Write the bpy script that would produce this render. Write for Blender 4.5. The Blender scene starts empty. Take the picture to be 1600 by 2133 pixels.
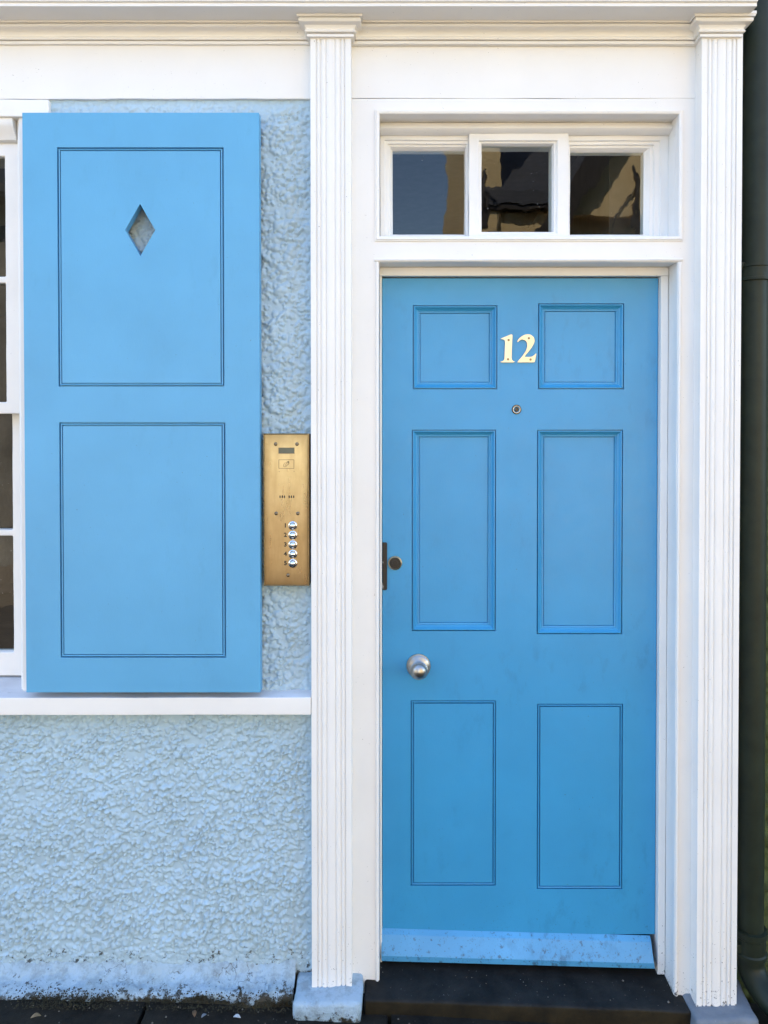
import bpy, bmesh, math, random
import numpy as np
from mathutils import Vector, Matrix, noise as mnoise
R = math.radians
random.seed(12); rng = np.random.default_rng(12)
scene = bpy.context.scene
col = scene.collection

# ------------------------------------------------------------------ camera
F, D, CAMZ, PITCH = 1570.0, 2.10, 1.585, R(0.84)      # focal length in photo pixels, metres to the wall
VPX, VPY = 825.0, 870.0
PPY = VPY + F*math.tan(PITCH)
cd = bpy.data.cameras.new('camera'); cam = bpy.data.objects.new('camera', cd); col.objects.link(cam)
cd.sensor_fit = 'VERTICAL'; cd.sensor_height = 36; cd.lens = F/2133*36
cam.location = (0, -D, CAMZ); cam.rotation_euler = (R(90)-PITCH, 0, 0)
cd.shift_x = (800-VPX)/2133; cd.shift_y = (PPY-1066.5)/2133
cd.clip_start = 0.02; cd.clip_end = 500
scene.camera = cam
scene.render.resolution_x = 768; scene.render.resolution_y = 1024

# ------------------------------------------------------------------ sky, sun, exposure
SUN_EL, SUN_ROT = R(46), R(-32)
w = bpy.data.worlds.new('World'); scene.world = w; w.use_nodes = True
nt = w.node_tree
sky = nt.nodes.new('ShaderNodeTexSky'); sky.sky_type = 'NISHITA'; sky.sun_disc = False
sky.sun_elevation = SUN_EL; sky.sun_rotation = SUN_ROT
sky.air_density = 1.0; sky.dust_density = 0.2; sky.ozone_density = 1.5
bg = nt.nodes['Background']; bg.inputs['Strength'].default_value = 0.13
nt.links.new(sky.outputs['Color'], bg.inputs['Color'])
sl = bpy.data.lights.new('sun', 'SUN'); sun = bpy.data.objects.new('sun', sl); col.objects.link(sun)
sl.energy = 4.1; sl.angle = R(0.53); sl.color = (1.0, 0.94, 0.84)
sd = Vector((math.sin(SUN_ROT)*math.cos(SUN_EL), math.cos(SUN_ROT)*math.cos(SUN_EL), math.sin(SUN_EL)))
sun.rotation_euler = (-sd).to_track_quat('-Z', 'Y').to_euler(); sun.location = (0, 3, 12)
vs = scene.view_settings
vs.view_transform = 'Standard'; vs.look = 'None'; vs.gamma = 1; vs.use_curve_mapping = False
vs.exposure = 2.58

# ------------------------------------------------------------------ survey: photo pixel -> point on a plane parallel to the wall
def W(px, py, Y=0.0):
    u = (px-VPX)/F; v = -(py-PPY)/F
    dy = math.cos(PITCH) + v*math.sin(PITCH); dz = v*math.cos(PITCH) - math.sin(PITCH)
    t = (Y+D)/dy
    return (u*t, CAMZ + dz*t)
def WX(px, py, Y=0.0): return W(px, py, Y)[0]
def WZ(py, Y=0.0): return W(VPX, py, Y)[1]

# ------------------------------------------------------------------ materials
def mat(name):
    m = bpy.data.materials.new(name); m.use_nodes = True
    nt = m.node_tree; b = nt.nodes['Principled BSDF']
    return m, nt, b
def N(nt, typ, **kw):
    n = nt.nodes.new(typ)
    for k, v in kw.items():
        if k in n.inputs.keys(): n.inputs[k].default_value = v
        else: setattr(n, k, v)
    return n
def L(nt, a, b): nt.links.new(a, b)
def coords(nt, scale=(1, 1, 1)):
    g = N(nt, 'ShaderNodeNewGeometry'); mp = N(nt, 'ShaderNodeMapping'); mp.inputs['Scale'].default_value = scale
    L(nt, g.outputs['Position'], mp.inputs['Vector']); return mp.outputs['Vector']
def tex(nt, vec, scale, detail=4, rough=0.55):
    t = N(nt, 'ShaderNodeTexNoise', Scale=scale, Detail=detail, Roughness=rough); L(nt, vec, t.inputs['Vector']); return t.outputs['Fac']
def ramp(nt, fac, a, b, ca=(0, 0, 0, 1), cb=(1, 1, 1, 1)):
    r = N(nt, 'ShaderNodeValToRGB'); e = r.color_ramp.elements
    e[0].position = a; e[0].color = ca; e[1].position = b; e[1].color = cb
    L(nt, fac, r.inputs['Fac']); return r.outputs['Color']
def mix(nt, fac, a, b, mode='MIX'):
    m = N(nt, 'ShaderNodeMix', data_type='RGBA', blend_type=mode)
    for sock, v in ((m.inputs[0], fac), (m.inputs[6], a), (m.inputs[7], b)):
        if hasattr(v, 'is_linked'): L(nt, v, sock)
        elif isinstance(v, (int, float)): sock.default_value = v
        else: sock.default_value = (*v, 1) if len(v) == 3 else v
    return m.outputs[2]
def math_(nt, op, a, b=0.0, clamp=False):
    m = N(nt, 'ShaderNodeMath', operation=op, use_clamp=clamp)
    for i, v in enumerate((a, b)):
        if hasattr(v, 'is_linked'): L(nt, v, m.inputs[i])
        else: m.inputs[i].default_value = v
    return m.outputs[0]
def bump(nt, b, height, strength=0.3, dist=0.002, prev=None):
    bp = N(nt, 'ShaderNodeBump', Strength=strength, Distance=dist); L(nt, height, bp.inputs['Height'])
    if prev: L(nt, prev, bp.inputs['Normal'])
    L(nt, bp.outputs['Normal'], b.inputs['Normal']); return bp.outputs['Normal']
def zmask(nt, z_full, z_none):
    g = N(nt, 'ShaderNodeNewGeometry'); s = N(nt, 'ShaderNodeSeparateXYZ'); L(nt, g.outputs['Position'], s.inputs[0])
    mr = N(nt, 'ShaderNodeMapRange'); L(nt, s.outputs['Z'], mr.inputs['Value'])
    mr.inputs['From Min'].default_value = z_full; mr.inputs['From Max'].default_value = z_none
    mr.inputs['To Min'].default_value = 1; mr.inputs['To Max'].default_value = 0
    return mr.outputs['Result']

def paint(name, base, rough=0.42, var=0.06, brush=(60, 60, 4), brush_s=0.06, specks=0.0, grime=None, scuffs=0.0, wave=0.25):
    m, nt, b = mat(name)
    v = coords(nt)
    lo = tuple(c*(1-var) for c in base); hi = tuple(min(1, c*(1+var)) for c in base)
    c = mix(nt, ramp(nt, tex(nt, v, 5, 5), 0.3, 0.7), lo, hi)
    if scuffs:
        s1 = ramp(nt, tex(nt, coords(nt, (1, 1, 0.45)), 26, 6, 0.7), 0.54, 0.72)
        s1 = math_(nt, 'MULTIPLY', s1, ramp(nt, tex(nt, v, 3.1, 2), 0.42, 0.62))
        c = mix(nt, math_(nt, 'MULTIPLY', s1, scuffs), c, tuple(x*0.55 for x in base))
    if specks:
        s2 = ramp(nt, tex(nt, v, 210, 2, 0.5), 0.755 - 0.02*specks, 0.79)
        s2 = math_(nt, 'MULTIPLY', s2, ramp(nt, tex(nt, v, 7, 2), 0.45, 0.6))
        c = mix(nt, s2, c, (0.05, 0.05, 0.05))
    if grime:
        z0, z1, amt = grime
        g = math_(nt, 'MULTIPLY', zmask(nt, z0, z1), 1.0)
        n1 = tex(nt, v, 55, 8, 0.72)
        s3 = math_(nt, 'ADD', n1, math_(nt, 'MULTIPLY', g, 0.22))
        s3 = ramp(nt, s3, 0.70, 0.76)
        c = mix(nt, math_(nt, 'MULTIPLY', s3, amt), c, (0.022, 0.02, 0.014))
        s4 = math_(nt, 'ADD', tex(nt, v, 170, 3, 0.6), math_(nt, 'MULTIPLY', zmask(nt, z0, z0+(z1-z0)*3), 0.10))
        c = mix(nt, math_(nt, 'MULTIPLY', ramp(nt, s4, 0.735, 0.77), amt), c, (0.03, 0.03, 0.03))
    L(nt, c, b.inputs['Base Color'])
    L(nt, math_(nt, 'ADD', math_(nt, 'MULTIPLY', tex(nt, v, 30, 3), 0.2), rough-0.1), b.inputs['Roughness'])
    n = bump(nt, b, tex(nt, v, 9, 3), wave, 0.004)
    n = bump(nt, b, tex(nt, coords(nt, brush), 14, 4, 0.6), brush_s, 0.0012, n)
    bump(nt, b, tex(nt, v, 700, 2), 0.10, 0.0006, n)
    return m
M = {}
M['white'] = paint('white_gloss_paint', (0.80, 0.785, 0.76), 0.45, 0.03, specks=1.1, grime=(-0.06, 0.05, 0.9))
M['white_h'] = paint('white_gloss_paint_horizontal', (0.80, 0.785, 0.76), 0.45, 0.025, brush=(4, 60, 60), specks=0.9)
M['white_sash'] = paint('white_sash_paint', (0.78, 0.765, 0.74), 0.5, 0.04, specks=1.0, brush_s=0.2, wave=0.5)
M['sill_top'] = paint('weathered_sill_paint', (0.62, 0.63, 0.66), 0.6, 0.15, specks=2.5, scuffs=0.8, brush=(6, 60, 60), wave=0.5)
M['blue'] = paint('blue_door_paint', (0.042, 0.290, 0.552), 0.36, 0.05, specks=0.5, scuffs=0.36, brush_s=0.22, wave=0.22, grime=(0.0, 0.16, 0.4))
M['blue_wb'] = paint('blue_weatherboard_paint', (0.075, 0.315, 0.58), 0.45, 0.12, specks=3.2, scuffs=1.5, brush=(4, 60, 60), grime=(-0.1, 0.26, 0.6))
M['blue_s'] = paint('blue_shutter_paint', (0.104, 0.358, 0.595), 0.38, 0.05, specks=0.3, scuffs=0.16, brush_s=0.28, wave=0.20)

def roughcast_mat(name, base, grime, rough_s=0.25, rough_d=0.002, rough_f=160, worn=False):
    m, nt, b = mat(name); v = coords(nt)
    c = mix(nt, ramp(nt, tex(nt, v, 4, 5), 0.3, 0.7), tuple(x*0.93 for x in base), tuple(x*1.05 for x in base))
    sp = math_(nt, 'MULTIPLY', ramp(nt, tex(nt, v, 190, 1), 0.765, 0.79), ramp(nt, tex(nt, v, 9, 2), 0.45, 0.6))
    c = mix(nt, sp, c, (0.03, 0.03, 0.03))
    if worn:
        c = mix(nt, math_(nt, 'MULTIPLY', ramp(nt, tex(nt, v, 34, 8, 0.7), 0.46, 0.62), 0.55), c, (0.16, 0.20, 0.22))
        wv = N(nt, 'ShaderNodeTexVoronoi', feature='DISTANCE_TO_EDGE', Scale=11.0)
        dv = N(nt, 'ShaderNodeVectorMath', operation='ADD'); tn = N(nt, 'ShaderNodeTexNoise', Scale=30.0, Detail=5.0)
        L(nt, v, tn.inputs['Vector']); sc = N(nt, 'ShaderNodeVectorMath', operation='SCALE'); sc.inputs['Scale'].default_value = 0.09
        L(nt, tn.outputs['Color'], sc.inputs[0]); L(nt, v, dv.inputs[0]); L(nt, sc.outputs[0], dv.inputs[1]); L(nt, dv.outputs[0], wv.inputs['Vector'])
        ck = math_(nt, 'MULTIPLY', ramp(nt, wv.outputs['Distance'], 0.006, 0.016, (1, 1, 1, 1), (0, 0, 0, 1)), ramp(nt, tex(nt, v, 6, 2), 0.50, 0.60))
        c = mix(nt, math_(nt, 'MULTIPLY', ck, 0.8), c, (0.05, 0.055, 0.05))
    z0, z1, amt = grime
    # algae film rising from the ground, soot-black specks in the pits
    al = math_(nt, 'MULTIPLY', zmask(nt, z0, z1*1.6), ramp(nt, tex(nt, v, 14, 6), 0.42, 0.7))
    c = mix(nt, math_(nt, 'MULTIPLY', al, 0.22), c, (0.20, 0.24, 0.17))
    s = math_(nt, 'ADD', tex(nt, v, 42, 8, 0.75), math_(nt, 'MULTIPLY', zmask(nt, z0, z1), 0.24))
    c = mix(nt, math_(nt, 'MULTIPLY', ramp(nt, s, 0.74, 0.78), amt), c, (0.022, 0.020, 0.012))
    s = math_(nt, 'ADD', tex(nt, v, 16, 8, 0.75), math_(nt, 'MULTIPLY', zmask(nt, z0-0.02, z0+0.045), 0.5))
    c = mix(nt, ramp(nt, s, 0.80, 0.86), c, mix(nt, tex(nt, v, 120, 3), (0.010, 0.009, 0.006), (0.040, 0.034, 0.016)))
    L(nt, c, b.inputs['Base Color']); b.inputs['Roughness'].default_value = 0.5
    n = bump(nt, b, tex(nt, v, rough_f, 6, 0.6), rough_s, rough_d)
    bump(nt, b, tex(nt, v, 900, 2), 0.15, 0.0006, n)
    return m
M['render'] = roughcast_mat('pale_blue_roughcast', (0.39, 0.53, 0.63), (0.02, 0.20, 0.9))
M['pad'] = roughcast_mat('pale_blue_painted_stone', (0.335, 0.455, 0.555), (-0.002, 0.066, 0.9), 0.8, 0.007, 42, True)
M['padstone'] = roughcast_mat('pale_blue_footing_stone', (0.335, 0.455, 0.555), (-0.030, 0.03, 0.9), 0.8, 0.007, 42, True)

def simple(name, base, rough=0.5, metal=0.0, var=0.1, scale=20, bs=0.1, bd=0.001, spec=None):
    m, nt, b = mat(name); v = coords(nt)
    c = mix(nt, ramp(nt, tex(nt, v, scale, 5), 0.3, 0.7), tuple(x*(1-var) for x in base), tuple(min(1, x*(1+var)) for x in base))
    L(nt, c, b.inputs['Base Color']); b.inputs['Roughness'].default_value = rough; b.inputs['Metallic'].default_value = metal
    bump(nt, b, tex(nt, v, scale*8, 4), bs, bd)
    return m
M['pipe'] = simple('dark_green_pipe_paint', (0.014, 0.021, 0.013), 0.5, 0, 0.3, 14, 0.25)
M['pipe'].node_tree.nodes['Principled BSDF'].inputs['Specular IOR Level'].default_value = 0.3
M['green_wall'] = simple('dark_green_roughcast', (0.060, 0.080, 0.022), 0.85, 0, 0.5, 40, 0.4, 0.003)
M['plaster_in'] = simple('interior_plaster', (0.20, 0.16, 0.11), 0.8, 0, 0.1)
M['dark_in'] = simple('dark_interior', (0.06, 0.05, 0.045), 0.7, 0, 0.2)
M['cream_ext'] = simple('ochre_cream_wall', (0.70, 0.51, 0.25), 0.85, 0, 0.10, 2, 0.3, 0.004)
M['cream2_ext'] = simple('pale_cream_wall', (0.70, 0.56, 0.33), 0.85, 0, 0.08, 2, 0.3, 0.004)
M['stone_ext'] = simple('grey_stone_wall', (0.34, 0.30, 0.24), 0.85, 0, 0.35, 3, 0.4, 0.01)
M['slate'] = simple('roof_slate', (0.055, 0.055, 0.06), 0.6, 0, 0.3, 12)
M['timber_dark'] = simple('dark_timber', (0.03, 0.022, 0.016), 0.6, 0, 0.3, 15)
M['far_stone'] = simple('sunlit_sandstone_paving', (0.24, 0.19, 0.135), 0.85, 0, 0.2, 5, 0.3)
M['cobble'] = simple('worn_road', (0.085, 0.072, 0.058), 0.85, 0, 0.2, 9, 0.3)
M['asphalt'] = simple('asphalt', (0.06, 0.058, 0.055), 0.85, 0, 0.25, 60, 0.5, 0.004)
M['brass_rim'] = simple('tarnished_brass', (0.34, 0.24, 0.12), 0.38, 1, 0.2, 90, 0.05)
M['lock_brass'] = simple('worn_lock_brass', (0.55, 0.42, 0.25), 0.3, 1, 0.35, 160, 0.1)
M['case'] = simple('bronze_case', (0.20, 0.16, 0.11), 0.42, 1, 0.2, 50, 0.05)
M['black'] = simple('black_void', (0.006, 0.006, 0.006), 0.6, 0, 0.1)
M['ink'] = simple('dark_engraving', (0.012, 0.009, 0.006), 0.5, 0, 0.1)
M['chrome'] = simple('chrome', (0.82, 0.82, 0.82), 0.06, 1, 0.02, 20, 0.0)
M['steel_ring'] = simple('brushed_steel', (0.50, 0.49, 0.47), 0.25, 1, 0.1, 90, 0.02)
M['screw'] = simple('worn_screw', (0.22, 0.18, 0.13), 0.28, 1, 0.2, 300, 0.1)
M['nickel'] = simple('satin_nickel', (0.40, 0.385, 0.36), 0.33, 1, 0.08, 60, 0.04)
M['bronze'] = simple('dark_bronze', (0.014, 0.009, 0.006), 0.45, 0.0, 0.3, 70, 0.1)
M['brass_number'] = simple('satin_brass_number', (0.64, 0.58, 0.48), 0.30, 0.9, 0.05, 150, 0.06)
M['lcd'] = simple('lcd_grey_green', (0.11, 0.11, 0.075), 0.3, 0, 0.1)
M['lens'] = simple('peephole_lens', (0.02, 0.02, 0.022), 0.12, 0, 0.1, 20, 0)
M['bare_metal'] = simple('chipped_paint_white', (0.7, 0.7, 0.7), 0.5, 0, 0.2, 200, 0.4)
M['moss'] = simple('moss', (0.026, 0.022, 0.009), 0.9, 0, 0.5, 60, 0.5, 0.003)
M['grit'] = simple('grit', (0.11, 0.10, 0.085), 0.8, 0, 0.7, 90)
M['leaf'] = simple('dry_leaf', (0.24, 0.17, 0.09), 0.7, 0, 0.4, 60)
M['leaf2'] = simple('dry_brown_leaf', (0.13, 0.075, 0.035), 0.7, 0, 0.4, 60)
M['paper'] = simple('paper_scrap', (0.55, 0.56, 0.58), 0.6, 0, 0.2, 80)
M['web'] = simple('old_cobweb', (0.45, 0.45, 0.43), 0.9, 0, 0.2, 80)

def stone_mat(name, base, base2, chips=(0.3, 0.32, 0.33), damp=None):
    m, nt, b = mat(name); v = coords(nt)
    c = mix(nt, ramp(nt, tex(nt, v, 9, 7, 0.65), 0.35, 0.68), base, base2)
    c = mix(nt, ramp(nt, tex(nt, v, 150, 2), 0.755, 0.79), c, chips)
    c = mix(nt, math_(nt, 'MULTIPLY', ramp(nt, tex(nt, v, 55, 3), 0.73, 0.77), 0.5), c, chips)
    L(nt, c, b.inputs['Base Color'])
    L(nt, math_(nt, 'ADD', math_(nt, 'MULTIPLY', tex(nt, v, 20, 3), 0.4), 0.5), b.inputs['Roughness']); b.inputs['Specular IOR Level'].default_value = 0.18
    n = bump(nt, b, tex(nt, v, 45, 6), 0.5, 0.006)
    bump(nt, b, tex(nt, v, 400, 3), 0.4, 0.0015, n)
    return m
M['step'] = stone_mat('dark_slate_step', (0.007, 0.007, 0.007), (0.024, 0.023, 0.021))
M['step_riser'] = stone_mat('mossy_step_riser', (0.008, 0.0065, 0.004), (0.028, 0.021, 0.010), (0.07, 0.06, 0.035))
M['padgrey'] = stone_mat('blue_grey_stone', (0.13, 0.155, 0.185), (0.21, 0.235, 0.265), (0.4, 0.42, 0.44))
M['slab'] = stone_mat('damp_dark_paving', (0.008, 0.0075, 0.0065), (0.024, 0.021, 0.016), (0.10, 0.09, 0.07))

def brass_mat():
    m, nt, b = mat('brushed_brass'); v = coords(nt, (1, 1, 1))
    c = mix(nt, ramp(nt, tex(nt, v, 11, 6, 0.65), 0.35, 0.7), (0.50, 0.355, 0.18), (0.60, 0.44, 0.245))
    st = ramp(nt, tex(nt, coords(nt, (1, 1, 0.12)), 60, 5), 0.45, 0.8)
    c = mix(nt, math_(nt, 'MULTIPLY', st, 0.5), c, (0.36, 0.23, 0.10))
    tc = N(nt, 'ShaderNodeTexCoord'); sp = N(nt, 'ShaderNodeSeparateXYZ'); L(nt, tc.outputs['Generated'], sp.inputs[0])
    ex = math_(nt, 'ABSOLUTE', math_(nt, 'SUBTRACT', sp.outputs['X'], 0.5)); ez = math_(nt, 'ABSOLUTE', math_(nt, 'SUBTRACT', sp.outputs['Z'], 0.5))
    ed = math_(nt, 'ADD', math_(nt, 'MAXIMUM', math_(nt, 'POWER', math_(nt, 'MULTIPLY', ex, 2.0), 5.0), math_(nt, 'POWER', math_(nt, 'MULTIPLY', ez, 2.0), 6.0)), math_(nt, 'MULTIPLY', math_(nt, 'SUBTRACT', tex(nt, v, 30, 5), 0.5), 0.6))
    c = mix(nt, math_(nt, 'MULTIPLY', ramp(nt, ed, 0.15, 1.0), 0.75), c, (0.22, 0.14, 0.065))      # darker brown mixed in towards the plate's edges, broken by noise
    L(nt, c, b.inputs['Base Color']); b.inputs['Metallic'].default_value = 1
    L(nt, math_(nt, 'ADD', math_(nt, 'MULTIPLY', tex(nt, coords(nt, (1, 1, 0.2)), 50, 4), 0.25), 0.18), b.inputs['Roughness'])
    n = bump(nt, b, tex(nt, coords(nt, (20, 20, 1)), 90, 3), 0.10, 0.0004)
    bump(nt, b, tex(nt, v, 7, 2), 0.25, 0.003, n)
    return m
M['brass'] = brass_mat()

def glass_mat(name, wav=0.05, dist=0.01):
    m, nt, b = mat(name); nt.nodes.remove(b)
    out = nt.nodes['Material Output']
    fr = N(nt, 'ShaderNodeFresnel', IOR=1.52); tr = N(nt, 'ShaderNodeBsdfTransparent'); gl = N(nt, 'ShaderNodeBsdfGlossy', Roughness=0.0)
    tr.inputs['Color'].default_value = (0.82, 0.86, 0.84, 1)
    v = coords(nt)
    t = tex(nt, coords(nt, (1, 1, 0.6)), 9, 3, 0.45)
    bp = N(nt, 'ShaderNodeBump', Strength=wav, Distance=dist); L(nt, t, bp.inputs['Height']); L(nt, bp.outputs['Normal'], gl.inputs['Normal'])
    ms = N(nt, 'ShaderNodeMixShader'); L(nt, math_(nt, 'MULTIPLY', fr.outputs[0], 1.1), ms.inputs[0])
    L(nt, tr.outputs[0], ms.inputs[1]); L(nt, gl.outputs[0], ms.inputs[2])
    # paint flecks and dust on the pane
    df = N(nt, 'ShaderNodeBsdfDiffuse'); df.inputs['Color'].default_value = (0.6, 0.6, 0.58, 1)
    sp = ramp(nt, tex(nt, v, 230, 1), 0.775, 0.79)
    ms2 = N(nt, 'ShaderNodeMixShader'); L(nt, math_(nt, 'MULTIPLY', sp, 0.7), ms2.inputs[0]); L(nt, ms.outputs[0], ms2.inputs[1]); L(nt, df.outputs[0], ms2.inputs[2])
    L(nt, ms2.outputs[0], out.inputs['Surface'])
    return m
M['glass'] = glass_mat('old_window_glass')

# ------------------------------------------------------------------ mesh helpers
class MB:
    def __init__(s): s.v = []; s.f = []
    def add(s, vs, fs):
        o = len(s.v); s.v += [tuple(p) for p in vs]; s.f += [tuple(i+o for i in f) for f in fs]; return s
    def box(s, x0, x1, y0, y1, z0, z1):
        return s.add([(x0,y0,z0),(x1,y0,z0),(x1,y1,z0),(x0,y1,z0),(x0,y0,z1),(x1,y0,z1),(x1,y1,z1),(x0,y1,z1)],
              [(0,1,5,4),(1,2,6,5),(2,3,7,6),(3,0,4,7),(4,5,6,7),(3,2,1,0)])
    def hexa(s, p): return s.add(p, [(0,1,5,4),(1,2,6,5),(2,3,7,6),(3,0,4,7),(4,5,6,7),(3,2,1,0)])
    def sweep_x(s, prof, x0, x1, n=1):          # closed (y, z) profile run along x
        k = len(prof); vs = []
        for i in range(n+1):
            x = x0+(x1-x0)*i/n; vs += [(x, y, z) for y, z in prof]
        fs = [(i*k+j, i*k+(j+1) % k, (i+1)*k+(j+1) % k, (i+1)*k+j) for i in range(n) for j in range(k)]
        fs += [tuple(range(k))[::-1], tuple(n*k+j for j in range(k))]
        return s.add(vs, fs)
    def sweep_z(s, prof, z0, z1, n=1):          # closed (x, y) profile run along z
        k = len(prof); vs = []
        for i in range(n+1):
            z = z0+(z1-z0)*i/n; vs += [(x, y, z) for x, y in prof]
        fs = [(i*k+j, i*k+(j+1) % k, (i+1)*k+(j+1) % k, (i+1)*k+j) for i in range(n) for j in range(k)]
        fs += [tuple(range(k))[::-1], tuple(n*k+j for j in range(k))]
        return s.add(vs, fs)
    def ring(s, x0, x1, z0, z1, prof, close=False):   # mitred rectangular frame: prof = (inset, y)
        vs = []
        for d, y in prof: vs += [(x0+d,y,z0+d),(x1-d,y,z0+d),(x1-d,y,z1-d),(x0+d,y,z1-d)]
        n = len(prof); fs = []
        for i in range(n if close else n-1):
            a = i*4; b = ((i+1) % n)*4
            for j in range(4): fs.append((a+j, a+(j+1) % 4, b+(j+1) % 4, b+j))
        return s.add(vs, fs)
    def lathe(s, cx, cz, prof, seg=40):        # about the y axis: prof = (radius, y)
        vs = []; k = len(prof)
        for i in range(seg):
            a = 2*math.pi*i/seg
            vs += [(cx+r*math.cos(a), y, cz+r*math.sin(a)) for r, y in prof]
        fs = [(i*k+j, i*k+j+1, ((i+1) % seg)*k+j+1, ((i+1) % seg)*k+j) for i in range(seg) for j in range(k-1)]
        if prof[-1][0] < .002: fs += [tuple(i*k+k-1 for i in range(seg))[::-1]]
        return s.add(vs, fs)
    def tube(s, pts, rads, seg=28, cap=True):
        vs = []; n = len(pts)
        P = [Vector(p) for p in pts]
        up = Vector((0.13, 1, 0.07))
        for i, p in enumerate(P):
            d = (P[min(i+1, n-1)]-P[max(i-1, 0)]).normalized()
            a = d.cross(up).normalized(); b = a.cross(d).normalized()
            r = rads[i] if hasattr(rads, '__len__') else rads
            for j in range(seg):
                t = 2*math.pi*j/seg; vs.append(p+a*math.cos(t)*r+b*math.sin(t)*r)
        fs = [(i*seg+j, i*seg+(j+1) % seg, (i+1)*seg+(j+1) % seg, (i+1)*seg+j) for i in range(n-1) for j in range(seg)]
        if cap: fs += [tuple(range(seg))[::-1], tuple((n-1)*seg+j for j in range(seg))]
        return s.add(vs, fs)
    def prism(s, poly, y0, y1):                # polygon (x, z) extruded along y
        k = len(poly)
        return s.add([(x,y0,z) for x,z in poly]+[(x,y1,z) for x,z in poly],
            [tuple(range(k)), tuple(range(2*k-1, k-1, -1))]+[(j,(j+1)%k,k+(j+1)%k,k+j) for j in range(k)])
    def plate(s, x0, x1, z0, z1, holes, y0, y1):   # slab with rectangular openings
        xs = sorted({x0, x1, *[h[0] for h in holes], *[h[1] for h in holes]}); xs = [x for x in xs if x0 <= x <= x1]
        zs = sorted({z0, z1, *[h[2] for h in holes], *[h[3] for h in holes]}); zs = [z for z in zs if z0 <= z <= z1]
        def solid(i, j):
            if not (0 <= i < len(xs)-1 and 0 <= j < len(zs)-1): return False
            cx = (xs[i]+xs[i+1])/2; cz = (zs[j]+zs[j+1])/2
            return not any(h[0] < cx < h[1] and h[2] < cz < h[3] for h in holes)
        for i in range(len(xs)-1):
            for j in range(len(zs)-1):
                if not solid(i, j): continue
                a, b, c, d = xs[i], xs[i+1], zs[j], zs[j+1]
                s.add([(a,y0,c),(b,y0,c),(b,y0,d),(a,y0,d)], [(0,1,2,3)])
                s.add([(a,y1,c),(b,y1,c),(b,y1,d),(a,y1,d)], [(3,2,1,0)])
                if not solid(i-1, j): s.add([(a,y0,c),(a,y0,d),(a,y1,d),(a,y1,c)], [(0,1,2,3)])
                if not solid(i+1, j): s.add([(b,y0,c),(b,y1,c),(b,y1,d),(b,y0,d)], [(0,1,2,3)])
                if not solid(i, j-1): s.add([(a,y0,c),(a,y1,c),(b,y1,c),(b,y0,c)], [(0,1,2,3)])
                if not solid(i, j+1): s.add([(a,y0,d),(b,y0,d),(b,y1,d),(a,y1,d)], [(0,1,2,3)])
        return s
    def build(s, name, m, parent=None, bevel=0, smooth=35, wob=0, cut=0.03, wscale=6, seg=2):
        me = bpy.data.meshes.new(name); bm = bmesh.new()
        vv = [bm.verts.new(p) for p in s.v]
        for f in s.f:
            try: bm.faces.new([vv[i] for i in f])
            except ValueError: pass
        bmesh.ops.remove_doubles(bm, verts=bm.verts, dist=1e-5)
        bmesh.ops.recalc_face_normals(bm, faces=bm.faces)
        if bevel:
            ed = [e for e in bm.edges if len(e.link_faces) == 2 and e.calc_face_angle(0) > R(30)]
            if ed: bmesh.ops.bevel(bm, geom=ed, offset=bevel, segments=seg, profile=0.5, affect='EDGES', clamp_overlap=True)
        if wob:                                 # hand-made unevenness
            for _ in range(8):
                ed = [e for e in bm.edges if e.calc_length() > cut*1.6]
                if not ed: break
                bmesh.ops.subdivide_edges(bm, edges=ed, cuts=1, use_grid_fill=True)
            o = random.random()*50
            for v in bm.verts:
                q = Vector(v.co)*wscale+Vector((o, o*.3, 0))
                v.co += Vector((mnoise.noise(q), mnoise.noise(q+Vector((9,3,1)))*0.8, mnoise.noise(q+Vector((2,7,5)))))*wob
                q = q*4.2
                v.co += Vector((mnoise.noise(q), mnoise.noise(q+Vector((9,3,1))), mnoise.noise(q+Vector((2,7,5)))))*wob*0.35
        for f in bm.faces: f.smooth = True
        bm.to_mesh(me); bm.free()
        me.set_sharp_from_angle(angle=R(smooth))
        me.materials.append(m)
        ob = bpy.data.objects.new(name, me); col.objects.link(ob)
        if bevel:
            wn = ob.modifiers.new('flat_faces', 'WEIGHTED_NORMAL'); wn.keep_sharp = True; wn.weight = 80
        if parent: ob.parent = parent
        return ob
def empty(name, loc=(0, 0, 0)):
    o = bpy.data.objects.new(name, None); col.objects.link(o); o.location = loc; return o
def tag(o, label=None, cat=None, group=None, kind=None):
    if label: o['label'] = label
    if cat: o['category'] = cat
    if group: o['group'] = group
    if kind: o['kind'] = kind
    return o
def arc(cx, cy, r, a0, a1, n): return [(cx+r*math.cos(R(a0+(a1-a0)*i/n)), cy+r*math.sin(R(a0+(a1-a0)*i/n))) for i in range(n+1)]
def text_mesh(txt, size, depth):
    cu = bpy.data.curves.new('t', 'FONT'); cu.body = txt; cu.size = size; cu.extrude = depth; cu.align_x = 'CENTER'; cu.align_y = 'CENTER'; cu.offset = size*0.035
    ob = bpy.data.objects.new('t', cu); col.objects.link(ob)
    dg = bpy.context.evaluated_depsgraph_get(); me = bpy.data.meshes.new_from_object(ob.evaluated_get(dg))
    bpy.data.objects.remove(ob); bpy.data.curves.remove(cu); return me

# ================================================================== THE SETTING
PX0, PX1 = -4.2, 4.5
def gz(x):                       # the street falls to the right
    return -0.010-0.016*(x+0.3) if x < -0.3 else -0.010-0.075*(min(x, 1.2)+0.3)
pave = tag(MB().box(PX0, PX1, -1.55, 0.02, -0.40, -0.19).build('pavement', M['asphalt']), kind='structure')
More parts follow.
